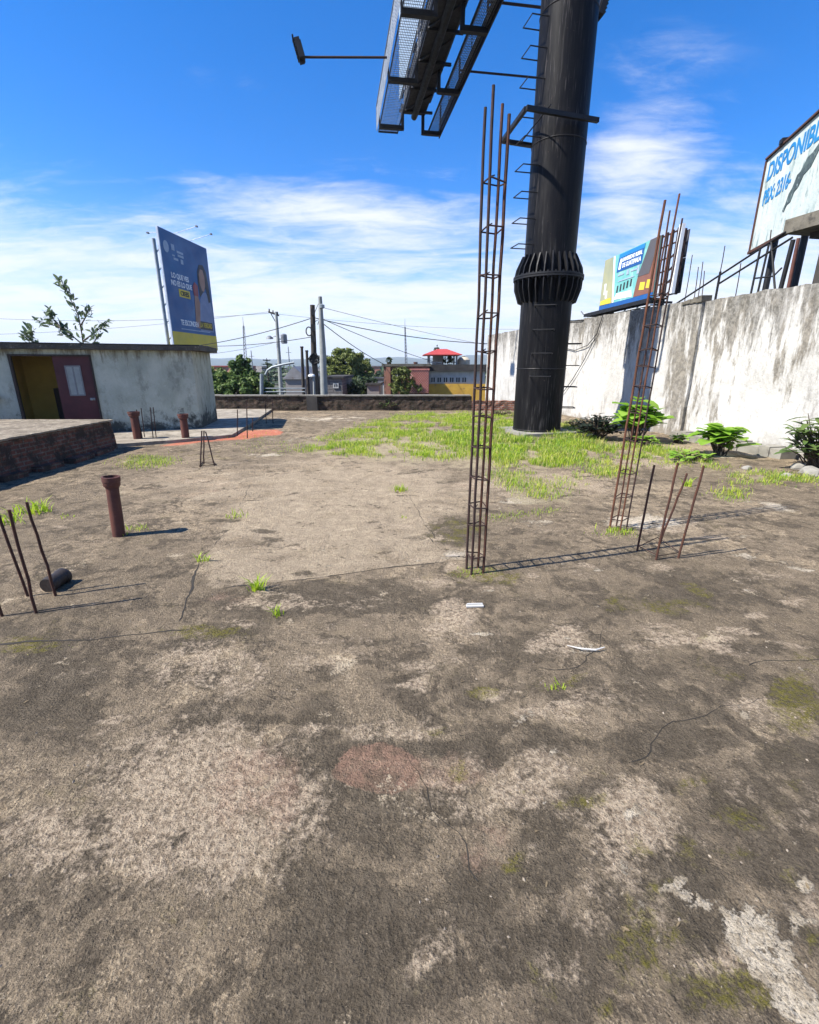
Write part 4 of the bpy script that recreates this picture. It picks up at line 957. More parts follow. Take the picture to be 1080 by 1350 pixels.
def big_leaf_plant(px, py, Hh, sp, nst, L, label, mat='leaf_bright', w=.75, name='leafy_plant', off=0):
    p = G(px, py)+Vector((off, 0, 0)); t = thing(name, p, label, 'plant'); st = MB(); lf = MB()
    for i in range(nst):
        a = rng.random()*6.283; rr_ = sp*math.sqrt(rng.random()); tip = p+Vector((rr_*math.cos(a), rr_*math.sin(a)*.8, Hh*rng.uniform(.35, 1)*(1-.35*(rr_/sp)**2)))
        root = p+Vector((rng.gauss(0, .05), rng.gauss(0, .05), -.02)); midp = root.lerp(tip, .55)+Vector((0, 0, .06)); st.tube([root, midp, tip], [.012, .009, .005], 6)
        for q in range(rng.randint(2, 4)):
            b = rng.random()*6.283; at = midp.lerp(tip, rng.uniform(.3, 1)); d = Vector((math.cos(b), math.sin(b), rng.uniform(.0, .7))); ll = L*rng.uniform(.55, 1.15)
            lf.leaf(at, d, (0, 0, 1), ll, ll*w, rng.uniform(.1, .45))
    st.build('stems', 'bark', t); lf.build('leaves', mat, t, smooth=True)
big_leaf_plant(838, 582, 1.12, .46, 32, .40, 'tall big-leaved bright green plant beside the pole shadow on the wall', w=.85)
big_leaf_plant(944, 600, .62, .36, 26, .34, 'broad-leaved green clump on the ledge before the white wall', w=.85)
big_leaf_plant(893, 584, .22, .30, 16, .14, 'low green clump at the wall foot, between the two big-leaved plants', w=.7)
big_leaf_plant(908, 607, .14, .45, 22, .12, 'creeping broad leaves spilling in front of the ledge', w=.8)
big_leaf_plant(850, 588, .25, .30, 18, .13, 'small leaves at the near foot of the tall big-leaved plant', w=.7)
big_leaf_plant(1074, 618, 1.05, .52, 80, .27, 'dark leafy bush at the right edge below the white wall', 'leaf_mid', .38)
big_leaf_plant(787, 579, .60, .55, 110, .16, 'dark dense bush in shade at the foot of the wall, right of the pole', 'leaf_deep', .6)
big_leaf_plant(513, 541, .45, .38, 50, .10, 'small dark shrub against the far brick parapet', 'leaf_mid', .5)
big_leaf_plant(760, 563, .25, .5, 30, .1, 'pale low weeds along the wall right behind the pole', 'leaf_yellowish', .5)
big_leaf_plant(660, 548, .2, .5, 26, .1, 'low weeds before the reddish brick, left of the pole', 'leaf_yellowish', .5)

# ================================================================== TREES
def crown_mesh(blobs, nl, L, w, seed, droop=0):
    r_ = random.Random(seed); mb = MB(); tot = sum(b[1]**2*b[2] for b in blobs)
    for (c, rad, sq) in blobs:
        c = Vector(c); cnt = int(nl*rad**2*sq/tot)
        sub = [(Vector((r_.gauss(0, 1), r_.gauss(0, 1), r_.gauss(0, 1))).normalized()*rad*r_.uniform(.45, 1.0), rad*r_.uniform(.18, .42)) for _ in range(22)]
        for i in range(cnt):
            o_, sr = sub[r_.randrange(len(sub))]; d = Vector((r_.gauss(0, 1), r_.gauss(0, 1), r_.gauss(0, 1))).normalized()
            p = c+Vector((o_.x, o_.y, o_.z*sq))+d*sr*r_.uniform(.3, 1)
            nn_ = (d+Vector((r_.gauss(0, .6), r_.gauss(0, .6), .6+r_.gauss(0, .5)))); mb.quadleaf(p, nn_, L*r_.uniform(.6, 1.3), w*r_.uniform(.7, 1.2), r_.random()*6.28)
    return mb
def tree(name, base, blobs, nl, L, w, mat, label, seed=1, tr=.18, grp=None, cat='tree'):
    base = Vector(base); t = thing(name, base, label, cat, grp); mb = MB(); cc = sum((Vector(b[0]) for b in blobs), Vector())/len(blobs)
    fork = base.lerp(cc, .55); mb.tube([base, base.lerp(fork, .5)+Vector((.08, .05, 0)), fork], [tr, tr*.8, tr*.62], 9)
    for c, rad, sq in blobs:
        c = Vector(c); m_ = fork.lerp(c, .5)+Vector((0, 0, -.1*rad)); mb.tube([fork, m_, c+Vector((0, 0, rad*.3*sq))], [tr*.55, tr*.32, tr*.08], 6)
        for q in range(5):
            a = q*1.256+seed; mb.tube([m_.lerp(c, .4), c+Vector((math.cos(a), math.sin(a), .25*math.sin(a*3)))*rad*.75], [tr*.22, tr*.04], 5)
    mb.build('trunk', 'bark', t, smooth=True); crown_mesh(blobs, nl, L, w, seed).build('crown', mat, t); return t
def blobs_px(lst, Y): 
    out = []
    for (px, py, rpx, sq, dy) in lst:
        c = P(px, py, Y+dy); dep_ = c.y*CP-(c.z-EYE)*SP; out.append((c, rpx*dep_/FPX, sq))
    return out
gT = 'trees beyond the parapet'
Y = 27
tree('broadleaf_tree', P(310, 560, Y).xy.to_3d()+Vector((0, 0, -4.5)), blobs_px([(300, 505, 17, .9, 0), (318, 495, 20, .9, .5), (333, 508, 18, .9, 0), (288, 500, 14, 1, .5), (320, 478, 9, 1.3, .3), (352, 518, 16, .8, .4), (300, 528, 22, .8, 0), (335, 530, 22, .8, 0), (290, 522, 18, .9, -.4), (312, 515, 20, .9, -.6), (338, 498, 10, 1, .2)], Y), 15000, .24, .13, 'leaf_mid', 'bushy green tree just right of the house, behind the parapet', 3, .16, gT)
Y = 44
tree('broadleaf_tree', P(462, 540, Y).xy.to_3d()+Vector((0, 0, -4.5)), blobs_px([(455, 475, 20, .75, 0), (472, 482, 18, .85, .8), (445, 490, 17, .9, -.5), (480, 496, 14, .9, .5), (460, 500, 22, .8, 0), (438, 476, 10, .7, 0), (470, 512, 18, .8, -1), (450, 464, 9, .7, .2)], Y), 12000, .36, .19, 'leaf_yellowish', 'round full tree right of the two tall utility poles', 8, .3, gT)
Y = 40
tree('broadleaf_tree', P(475, 540, Y).xy.to_3d()+Vector((1, -2, -4.5)), blobs_px([(485, 505, 13, .8, -3), (470, 509, 14, .8, -3), (455, 512, 12, .8, -3)], Y), 2500, .26, .13, 'leaf_dark', 'lower dark tree in front of the round full tree', 9, .2, gT)
Y = 70
for i, (px, lab) in enumerate([(354, 'left one of the two dark layered conifers'), (371, 'right one of the two dark layered conifers')]):
    b = P(px, 500, Y); t = thing('conifer_tree', (b.x, Y, -4.5), lab+' behind the crossarm pole', 'tree', gT); top = P(px, 472 if i == 0 else 474, Y).z
    mb = MB(); mb.tube([(b.x, Y, -4.5), (b.x, Y, top)], [.28, .05], 8); mb.build('trunk', 'bark', t)
    lf = MB(); zq = -2.5
    while zq < top-.1:
        fr_ = (top-zq)/(top+2.5); rad = .45+1.7*fr_
        for q in range(7):
            a = q*.9+zq*2; d = Vector((math.cos(a), math.sin(a), -.12))
            for e in range(12):
                p = Vector((b.x, Y, zq))+d*rad*(e+1)/12+Vector((rng.gauss(0, .06), rng.gauss(0, .06), .12*((e/12)**2))); lf.quadleaf(p, (rng.gauss(0, .5), rng.gauss(0, .5), 1), .34, .16, rng.random()*6)
        zq += .55
    lf.build('crown', 'leaf_deep', t)
Y = 60
for i, (px, py, lab) in enumerate([(395, 492, 'small green tree between the conifers and the dark wooden pole'), (497, 500, 'small dark tree right of the round full tree, before the blue hills')]):
    tree('broadleaf_tree', P(px, 540, Y).xy.to_3d()+Vector((0, 0, -4.5)), blobs_px([(px, py, 11, .8, 0), (px-8, py+8, 9, .8, .5), (px+7, py+10, 10, .8, 0)], Y), 1800, .42, .2, 'leaf_mid' if i == 0 else 'leaf_dark', lab, 20+i, .2, gT)
# sparse tree behind the house: sprays of leaves on thin limbs
Y = 17.5; b = P(108, 480, Y); t = thing('sparse_tree', (b.x, Y, -4.5), 'sparse young tree with leafy sprays rising behind the house roof', 'tree')
limbs = [[(112, 470), (108, 440), (103, 415), (92, 392), (80, 368)], [(110, 455), (92, 440), (75, 430), (48, 422)], [(80, 433), (70, 420), (64, 411)], [(109, 450), (128, 436), (142, 424)], [(106, 430), (113, 418), (117, 408)], [(60, 470), (44, 450), (38, 434)], [(60, 468), (40, 448), (32, 441)], [(112, 462), (125, 450), (128, 444)], [(96, 448), (84, 440), (78, 425)]]
mb = MB(); lf = MB(); mb.tube([(b.x, Y, -4.5), P(112, 500, Y), P(112, 468, Y)], [.12, .07, .05], 8); mb.tube([P(110, 500, Y), P(85, 485, Y), P(60, 470, Y)], [.06, .05, .035], 7)
for lm in limbs:
    pts = [P(x, y, Y+rng.uniform(-.25, .25)) for x, y in lm]; mb.tube(pts, [.022*(1-.75*i/(len(pts)-1))+.004 for i in range(len(pts))], 6)
    for i in range(1, len(pts)):
        for q in range(30 if i == len(pts)-1 else 20):
            f = rng.random(); p = pts[i-1].lerp(pts[i], f); dd = (pts[i]-pts[i-1]).normalized()
            if i == 1 and f < .6: continue
            d = dd*.9+Vector((rng.gauss(0, .6), rng.gauss(0, .6), rng.gauss(.1, .5))); L = rng.uniform(.13, .25); p = p+Vector((rng.gauss(0, .06), rng.gauss(0, .06), rng.gauss(0, .06))); lf.leaf(p, d, (rng.gauss(0, .6), rng.gauss(0, .6), 1), L, L*.42, .25)
mb.build('trunk', 'bark', t); lf.build('crown', 'leaf_grey', t)
# distant wooded town edge: one mass nobody could count
mb = MB(); r_ = random.Random(3)
for i in range(5200):
    th = R(50)+R(80)*r_.random(); d = 110+500*r_.random()**1.5; hgt_ = max(.2, 3.4+3.2*mnoise.noise(Vector((th*22, d*.02, 0)))+.004*d*r_.random())
    mb.quadleaf((d*math.cos(th), d*math.sin(th), -4.5+hgt_*r_.random()+1), (r_.gauss(0, 1), -1, r_.gauss(.5, .6)), 2.2*r_.uniform(.6, 1.4), 1.3, r_.random()*6)
tag(mb.build('far_woods', 'leaf_dark'), 'distant dark belt of tree tops below the hills', 'woods', kind='stuff')

# ================================================================== UTILITY POLES, MASTS, WIRES
gP = 'utility poles beyond the parapet'
def at(px, py, Y): return P(px, py, Y)
Y1 = 24.5; top = P(412, 402, Y1); t = thing('utility_pole', (top.x+.12, Y1, -4.5), 'dark weathered wooden utility pole with coils and bundled cables', 'utility pole', gP)
mb = MB(); mb.tube([(top.x+.14, Y1, -4.5), P(414, 470, Y1), top], [.17, .14, .115], 12); mb.build('shaft', 'dark_wood', t, smooth=True)
for z in (412, 432, 447):
    mb = MB(); c = P(412, z, Y1); mb.box(c+Vector((.06, -.14, 0)), (.16, .14, .30)); mb.build('insulator_box', 'black_steel', t)
mb = MB(); c = P(408, 437, Y1); mb.tube([c+Vector((.14*math.cos(a), -.1, .2*math.sin(a))) for a in np.linspace(0, 6.283, 20, endpoint=False)], .03, 6, closed=True); mb.build('cable_coil', 'cable', t)
mb = MB(); c = P(415, 473, Y1)
for q in range(9):
    a0_ = rng.random()*3; mb.tube([c+Vector((rng.uniform(-.1, .1)+(.15+.1*rng.random())*math.cos(a), -.12+rng.uniform(-.08, .08), .22*math.sin(a)+rng.uniform(-.05, .05))) for a in np.linspace(0, 6.283, 14, endpoint=False)], .022, 5, closed=True)
for q in range(4): mb.tube([c+Vector((-.12+.06*q, -.15, -.1)), c+Vector((-.05+.05*q, -.16, -.9)), c+Vector((.02+.03*q, -.15, -2.2))], .02, 5)
mb.build('cable_bundle', 'cable', t)
mb = MB(); mb.tube([P(415, 412, Y1), P(420, 400, Y1), P(423, 403, Y1)], .015, 5); mb.tube([P(415, 424, Y1), P(421, 421, Y1), P(419, 428, Y1)], .02, 5); mb.build('bracket', 'black_steel', t)
Y2 = 23.5; top = P(422, 391, Y2); t = thing('utility_pole', (top.x+.2, Y2, -4.5), 'tallest pale grey concrete utility pole with a round bracket near its top', 'utility pole', gP)
mb = MB(); mb.tube([P(429, 560, Y2), P(425.5, 460, Y2), top], [.19, .15, .085], 14); mb.build('shaft', 'pole_concrete', t, smooth=True)
mb = MB(); mb.lathe(P(424, 405, Y2)+Vector((.04, -.16, -.08)), [(.04, 0), (.13, .03), (.13, .16), (.04, .2)], 12); mb.build('bracket', 'galvanised', t)
for px0, py0, Yq, lab in [(398, 458, 26, 'left one of two short dark posts beside the wooden pole'), (404.5, 463, 26.5, 'right one of two short dark posts beside the wooden pole')]:
    top = P(px0, py0, Yq); t = thing('short_post', (top.x+.2, Yq, -4.5), lab, 'post', gP); mb = MB(); mb.tube([P(px0+4, 560, Yq), top], [.11, .07], 8); mb.build('shaft', 'dark_wood', t, smooth=True)
    mb = MB(); mb.tube([top+Vector((0, 0, -.02)), top+Vector((0, 0, .05))], .09, 8); mb.build('cap', 'dark_rust', t)
Y3 = 46; top = P(364, 411, Y3); t = thing('utility_pole', (top.x, Y3, -4.5), 'grey pole with a crossarm, hanging transformer and street light arm', 'utility pole', gP)
mb = MB(); mb.tube([P(372, 540, Y3), P(368, 470, Y3), top], [.20, .17, .12], 10); mb.build('shaft', 'pole_concrete', t, smooth=True)
mb = MB(); mb.bar(P(354, 411, Y3), P(368, 416, Y3), .12, .14)
for px_, py_ in ((355, 409), (360, 411), (366, 413)): mb.tube([P(px_, py_+2, Y3), P(px_, py_-2, Y3)], [.07, .05], 7)
mb.build('crossarm', 'dark_wood', t)
mb = MB(); mb.tube([P(357, 413, Y3), P(365.5, 428, Y3)], .04, 6); mb.build('brace', 'black_steel', t)
mb = MB(); mb.lathe(P(375, 453, Y3), [(.22, 0), (.28, .05), (.28, .75), (.2, .82), (.06, .86)], 14); mb.bar(P(368, 447, Y3), P(375, 447, Y3), .08); mb.build('transformer', 'grey_steel', t)
mb = MB(); mb.tube([P(368, 447, Y3), P(363, 443, Y3), P(357, 445, Y3)], .04, 6); arm = mb.build('lamp_arm', 'grey_steel', t)
mb = MB(); mb.lathe(P(357, 445.5, Y3)+Vector((-.1, 0, -.1)), [(.12, 0), (.34, .02), (.26, .18), (.08, .3)], 12); mb.build('street_lamp', 'grey_steel', arm)
def mast(px0, pt, Y, label, w=.5):
    top = P(px0, pt, Y); b = P(px0+(3 if px0 < 540 else 0), 500, Y); t = thing('radio_mast', (b.x, Y, -4.5), label, 'mast', 'thin radio masts on the skyline'); mb = MB(); z0 = -4.5; H = top.z-z0
    for q in range(3):
        a = q*2.094+.4; mb.tube([(b.x+w*math.cos(a), Y+w*math.sin(a), z0), (top.x+w*.22*math.cos(a), Y+w*.22*math.sin(a), z0+H*.9)], .045, 5)
    nb = 22
    for i in range(nb):
        f0, f1 = i/nb*.9, (i+1)/nb*.9; w0_, w1_ = w*(1-.78*f0/.9), w*(1-.78*f1/.9)
        for q in range(3):
            a, a2 = q*2.094+.4, (q+1)*2.094+.4; xa = b.x+(top.x-b.x)*f0; xb = b.x+(top.x-b.x)*f1
            mb.tube([(xa+w0_*math.cos(a), Y+w0_*math.sin(a), z0+H*f0), (xb+w1_*math.cos(a2), Y+w1_*math.sin(a2), z0+H*f1)], .03, 4)
    mb.build('lattice', 'grey_steel', t); mb = MB(); mb.tube([(top.x, Y, z0+H*.88), (top.x, Y, top.z)], [.05, .025], 6); mb.build('antenna', 'grey_steel', t)
mast(320, 418, 85, 'thin lattice radio mast behind the bushy tree beside the house')
mast(534, 420, 95, 'thin lattice radio mast above the red brick building', .4)
Yq = 90
for px0, pt, lab in [(380, 457, 'small mast tip right of the transformer'), (331, 462, 'small mast tip right of the lattice mast')]:
    top = P(px0, pt, Yq); t = thing('radio_mast', (top.x, Yq, -4.5), lab, 'mast', 'thin radio masts on the skyline'); mb = MB(); mb.tube([(top.x, Yq, -4.5), top], [.16, .07], 6); mb.build('shaft', 'grey_steel', t)
    mb = MB(); mb.bar(top+Vector((-.5, 0, -1)), top+Vector((.5, 0, -1)), .07); mb.build('crossarm', 'grey_steel', t)
def wire(p0, p1, sag, label, r_=.012):
    pts = [Vector(p0).lerp(Vector(p1), q/20)-Vector((0, 0, sag*4*(q/20)*(1-q/20))) for q in range(21)]; mb = MB(); mb.tube(pts, r_, 5); tag(mb.build('overhead_wire', 'cable', base=p0), label, 'wire', 'overhead wires')
wire(P(412, 419, Y1), P(180, 462, 29), .35, 'thick wire falling left from the wooden pole past the blue billboard', .018)
wire(P(415, 419, Y1), P(720, 452, 30), .45, 'upper thick wire running right from the poles to the white wall', .020)
wire(P(424, 420, Y2), P(590, 482, 34), .15, 'middle wire slanting down right to the gazebo roof building', .016)
wire(P(424, 425, Y2), P(506, 480, 31), .12, 'steepest wire slanting down from the concrete pole to the brick building', .020)
wire(P(412, 444, Y1), P(240, 455, 30), .2, 'second lower wire going left from the wooden pole', .016)
wire(P(364, 412, Y3), P(-40, 418, 50), .5, 'highest faint wire crossing left behind the sparse tree', .014)
wire(P(366, 414, Y3), P(760, 432, 60), .6, 'highest faint wire crossing right above the gazebo', .012)
wire(P(368, 450, Y3), P(200, 472, 40), .3, 'faint lower wire left of the crossarm pole', .014)
wire(P(354, 411, Y3), P(-60, 442, 48), .4, 'faint lower wire crossing left just over the house roof', .012)
wire(P(424, 405, Y2), P(780, 470, 50), .5, 'thin faint wire from the concrete pole top towards the white wall end', .010)
# pipe arch and rails behind the parapet
Yq = 20.5; t = thing('pipe_barrier', P(345, 519, Yq), 'pale curved pipe barrier with a post and two rails behind the parapet', 'barrier')
mb = MB(); mb.tube([P(345, 530, Yq), P(345, 493, Yq)], .075, 12); mb.build('post', 'galvanised', t, smooth=True)
mb = MB(); mb.tube([P(x, y, Yq) for x, y in ((350, 494), (353, 488), (359, 484), (367, 482), (376, 480), (388, 478))], .048, 10); mb.build('curved_pipe', 'galvanised', t, smooth=True)
for yy in (512, 516.5):
    mb = MB(); mb.tube([P(349, yy, Yq), P(402, yy, Yq)], .022, 8); mb.build('rail', 'galvanised', t)
Yq = 22; t = thing('street_lamp', P(415, 520, Yq), 'short pale lamp post in front of the dark wooden pole', 'street lamp'); mb = MB(); mb.tube([P(415, 560, Yq), P(414, 497, Yq)], [.06, .05], 10); mb.build('post', 'pole_concrete', t, smooth=True)
mb = MB(); mb.lathe(P(411, 496, Yq), [(.05, -.04), (.16, 0), (.13, .07), (.04, .1)], 12); mb.build('lamp_head', 'print_white', t)

# ================================================================== BUILDINGS BEYOND
def bld(name, px0, px1, ytop, Y, dep_, label, wmat, rmat='tin', cat='house', z0=-4.5, roof_h=.15, over=.25):
    a, b = P(px0, ytop, Y), P(px1, ytop, Y); t = thing(name, ((a.x+b.x)/2, Y, z0), label, cat); ztop = a.z
    mb = MB(); mb.box(((a.x+b.x)/2, Y+dep_/2, (z0+ztop)/2), (b.x-a.x, dep_, ztop-z0)); w_ = mb.build('wall', wmat, t)
    mb = MB(); mb.box(((a.x+b.x)/2, Y+dep_/2, ztop+roof_h/2+.003), (b.x-a.x+over, dep_+over, roof_h)); mb.build('roof', rmat, t)
    return t, a.x, b.x, ztop
def windows(t, specs, Y, fm='pale_plaster'):
    for (px0, py0, px1, py1) in specs:
        a, b = P(px0, py0, Y), P(px1, py1, Y); cx, cz, w_, h_ = (a.x+b.x)/2, (a.z+b.z)/2, b.x-a.x, a.z-b.z
        mb = MB()
        for sx in (-1, 1): mb.box((cx+sx*w_/2, Y-.03, cz), (.07, .06, h_+.07))
        for sz in (-1, 1): mb.box((cx, Y-.028, cz+sz*h_/2), (w_-.07, .056, .07))
        mb.box((cx, Y-.026, cz), (.05, .05, h_-.07)); f = mb.build('window', fm, t)
        mb = MB(); mb.box((cx, Y-.008, cz), (w_-.07, .016, h_-.07)); mb.build('pane', 'glass_dark', f)
t, *_ = bld('block_house', 428, 451, 499, 34, 6, 'grey concrete block house with a flat top, right of the concrete pole', 'block_wall', 'dark_tile'); windows(t, [(440, 506, 446, 511)], 34)
t, *_ = bld('grey_shed', 376, 402, 500, 38, 7, 'low pale grey shed with a pitched tin end left of the two short posts', 'far_wall', 'tin')
mb = MB(); a, b = P(375, 500, 37.9), P(403, 500, 37.9); mb.prism([(0, 0), (b.x-a.x, 0), ((b.x-a.x)*.45, .8)], a+Vector((0, .02, .16)), (1, 0, 0), (0, 0, 1), -6.8); mb.build('gable', 'tin', t)
t, *_ = bld('white_shed', 490, 508, 501, 42, 5, 'small bright white shed at the left foot of the red brick building', 'pale_plaster', 'dark_tile')
t, *_ = bld('low_house', 484, 500, 508, 36, 5, 'low dark-roofed house below the blue hills', 'far_wall', 'dark_tile')
# red brick building with lattice screen
YB = 31
t, xa, xb, zt = bld('brick_building', 506, 566, 483, YB, 7, 'red brick building with a lattice screen and climbing vines beyond the parapet', 'red_brick', 'old_concrete', 'building')
mb = MB(); a, b = P(541, 487, YB-.16), P(565, 518, YB-.16); W_, H_ = b.x-a.x, a.z-b.z; nx_, nz__ = 8, 9
for i in range(nx_+1):
    for j in range(nz__):
        if i < nx_:
            c = Vector((a.x+W_*(i+.5)/nx_, YB-.1, b.z+H_*(j+.5)/nz__)); mb.bar(c+Vector((-W_/nx_/2, 0, -H_/nz__/2)), c+Vector((W_/nx_/2, 0, H_/nz__/2)), .045, .04, up=(0, 1, 0)); mb.bar(c+Vector((W_/nx_/2, -.02, -H_/nz__/2)), c+Vector((-W_/nx_/2, -.02, H_/nz__/2)), .045, .04, up=(0, 1, 0))
mb.box(((a.x+b.x)/2, YB-.08, a.z), (W_+.1, .16, .1)); mb.build('lattice_screen', 'pink_brick', t)
mb = MB(); mb.box(((a.x+b.x)/2, YB-.02, (a.z+b.z)/2), (W_, .03, H_)); mb.build('screen_backing', 'pale_plaster', t)
mb = MB(); mb.box((P(512, 500, YB-.08).x, YB-.08, (P(512, 484, YB).z+-4.5)/2), (.28, .16, P(512, 484, YB).z+4.5)); mb.build('pilaster', 'far_red', t)
windows(t, [(518, 492, 524, 500)], YB)
tb = P(528, 500, YB-.7); tree('climbing_vine', (tb.x, YB-.7, -4.5), blobs_px([(525, 495, 10, 1, 0), (533, 492, 9, .9, 0), (524, 510, 11, .9, 0), (540, 505, 8, 1, 0), (534, 515, 9, .9, 0), (552, 512, 5, 1, 0)], YB-.7), 2600, .16, .09, 'leaf_yellowish', 'leafy vine climbing the front of the red brick building', 31, .06, None, 'plant')
for px_, py_, h_, lab in [(513, 476, 6, 'small potted plant on the left corner of the brick building roof'), (548, 484, 5, 'round dark shrub on the brick building roof by the lattice')]:
    c = P(px_, 482, YB+.6); t2 = thing('roof_plant', c, lab, 'plant'); mb = MB(); mb.lathe(c, [(.10, 0), (.14, .22)], 10); mb.build('pot', 'pipe_clay', t2)
    crown_mesh(blobs_px([(px_, py_, 4.5, 1.1, .6), (px_+1, py_-3, 3, 1.2, .6)], YB), 220, .14, .07, int(px_)).build('leaves', 'leaf_dark', t2)
# yellow building with window band, and gazebo on its roof
YY = 34
t, xa, xb, zt = bld('yellow_building', 564, 640, 489, YY, 9, 'building with a yellow wall and a band of white-framed windows under a dark roof', 'pale_plaster', 'dark_tile', 'building', roof_h=.42, over=.6)
mb = MB(); a, b = P(564, 506, YY-.05), P(640, 530, YY-.05); mb.box(((a.x+b.x)/2, YY-.06, (a.z+b.z)/2), (b.x-a.x, .12, a.z-b.z)); mb.build('yellow_wall', 'yellow_paint', t)
windows(t, [(568+i*8.2, 497, 574+i*8.2, 504.5) for i in range(6)], YY)
gz = P(583, 487, YY+3); t = thing('gazebo', gz, 'open rooftop gazebo with a red hipped roof on thin posts', 'gazebo')
zg0, zg1 = P(583, 486, YY+2.4).z, P(583, 467.5, YY+2.4).z; x0, x1 = P(566, 480, YY+2.4).x, P(602, 480, YY+2.4).x
for x in (x0, x1):
    for y in (YY+2.4, YY+4.6): mb = MB(); mb.tube([(x, y, zg0), (x, y, zg1)], .06, 8); mb.build('post', 'grey_steel', t)
mb = MB(); ex0, ex1 = P(558, 480, YY+2.4).x, P(608, 480, YY+2.4).x; ya, yb = YY+1.7, YY+5.3; apx = (x0+x1)/2; zt_ = P(580, 460, YY+3.5).z
vs = [(ex0, ya, zg1), (ex1, ya, zg1), (ex1, yb, zg1), (ex0, yb, zg1), (apx-.35, YY+3.5, zt_), (apx+.35, YY+3.5, zt_), (ex0, ya, zg1-.05), (ex1, ya, zg1-.05), (ex1, yb, zg1-.05), (ex0, yb, zg1-.05)]
mb.add(vs, [(0, 1, 5, 4), (1, 2, 5), (2, 3, 4, 5), (3, 0, 4), (0, 6, 7, 1), (1, 7, 8, 2), (2, 8, 9, 3), (3, 9, 6, 0), (9, 8, 7, 6)]); mb.build('roof', 'red_roof', t)
mb = MB(); mb.box(((x0*.62+x1*.38), YY+4.4, (zg0+zg1)/2), ((x1-x0)*.42, .1, (zg1-zg0)*.95)); mb.build('back_wall', 'pale_plaster', t)
mb = MB(); zr1 = zg0+.45
mb.bar((x0, YY+2.4, zr1), (x0+(x1-x0)*.45, YY+2.4, zr1), .07); mb.bar((x0, YY+2.4, zg0+.08), (x1, YY+2.4, zg0+.08), .07)
for i in range(5): x = x0+(x1-x0)*.45*i/4; mb.bar((x, YY+2.4, zg0), (x, YY+2.4, zr1), .05)
mb.build('railing', 'pale_plaster', t)
mb = MB(); mb.bar((x0+(x1-x0)*.5, YY+2.45, zr1), (x1, YY+2.45, zr1), .05)
for i in range(7): x = x0+(x1-x0)*(.5+.5*i/6); mb.bar((x, YY+2.45, zg0), (x, YY+2.45, zr1), .035)
mb.build('railing', 'black_steel', t)
tree('potted_tree', (x0+(x1-x0)*.72, YY+3.4, zg0), [((x0+(x1-x0)*.72, YY+3.4, zg0+.75), .42, 1.2)], 500, .16, .08, 'leaf_dark', 'dark potted tree under the gazebo roof', 41, .04, None, 'plant')
tree('potted_tree', (P(576, 480, YY+5.8).x, YY+5.8, zg0), [((P(576, 461, YY+5.8).x, YY+5.8, P(576, 461, YY+5.8).z), .26, 1.3)], 240, .14, .07, 'leaf_dark', 'thin tree top poking above the red gazebo roof', 42, .03, None, 'plant')
c = P(611, 487, YY+3.5); t = thing('water_tank', c, 'beige water tank on the roof right of the gazebo', 'tank'); mb = MB(); mb.lathe(c, [(.45, 0), (.48, .1), (.48, .7), (.3, .88), (.1, .92)], 18); mb.build('body', 'tank_beige', t, smooth=True); mb = MB(); mb.lathe(c+Vector((0, 0, .91)), [(.12, 0), (.12, .05)], 10); mb.build('lid', 'black_steel', t)
# far town
gF = 'far town houses below the hills'; r_ = random.Random(21)
for i in range(26):
    th = R(60+60*((i+.5)/26)); d = 120+r_.random()*260; w_ = r_.uniform(6, 14); h_ = r_.uniform(4.5, 6.5); x, y = d*math.cos(th), d*math.sin(th); dx, dy = r_.uniform(7, 11), w_
    t = thing('town_house', (x, y, -4.5), 'far small town house half lost among tree tops below the hills', 'house', gF)
    mb = MB(); mb.box((x, y, -4.5+h_/2), (dy, dx, h_), (1, r_.uniform(-.4, .4), 0)); mb.build('wall', r_.choice(['far_wall', 'pale_plaster', 'far_red', 'far_wall']), t)
    mb = MB(); mb.box((x, y, -4.5+h_+.13), (dy+.5, dx+.5, .25), (1, 0, 0)); mb.build('roof', r_.choice(['tin', 'red_roof', 'dark_tile', 'tin']), t)

# ================================================================== BILLBOARD, left
def panel_frame(TL, TR, zb):
    u = Vector((TR.x-TL.x, TR.y-TL.y, 0)); w_ = u.length; u.normalize(); return Vector((TL.x, TL.y, zb)), u, Vector((0, 0, 1)), w_, TL.z-zb
TL = P(208, 298, 30); TR = P(272, 328, 35.3); TR.z = TL.z
zb = P(225, 455, 30).z-.05
O, u, v, Wb, Hb = panel_frame(TL, TR, zb); nb_ = u.cross(v)
bb = thing('billboard', (O.x, O.y, -4.5), 'tall blue advertising billboard with a yellow foot strip, rising behind the house', 'billboard')
mb = MB(); mb.prism([(0, Hb*.135), (Wb, Hb*.135), (Wb, Hb), (0, Hb)], O-nb_*.12, u, v, .12); pan = mb.build('panel', 'print_blue', bb)
mb = MB(); mb.prism([(0, -.1), (Wb, -.1), (Wb, Hb*.134), (0, Hb*.134)], O-nb_*.12, u, v, .13); mb.build('yellow_strip', 'print_yellow', bb)
mb = MB(); mb.prism([(-.07, -.1), (-.002, -.1), (-.002, Hb), (-.07, Hb)], O-nb_*.10, u, v, .10); mb.build('edge_trim', 'mesh_steel', bb)
def pp(a, b, out=.004): return O+u*(a*Wb)+v*(b*Hb)+nb_*out
text('slogan', 'LO QUE VES', 'print_white', pan, pp(.13, .60), u, v, Wb*.35, Hb*.055); text('slogan', 'NO ES LO QUE', 'print_white', pan, pp(.11, .535), u, v, Wb*.42, Hb*.055)
mb = MB(); mb.prism([(.24*Wb, .455*Hb), (.47*Wb, .455*Hb), (.47*Wb, .525*Hb), (.24*Wb, .525*Hb)], O+nb_*.003, u, v, .012); mb.build('tag_box', 'print_yellow', pan)
text('slogan', 'CREES', 'print_black', pan, pp(.27, .468, .018), u, v, Wb*.17, Hb*.043)
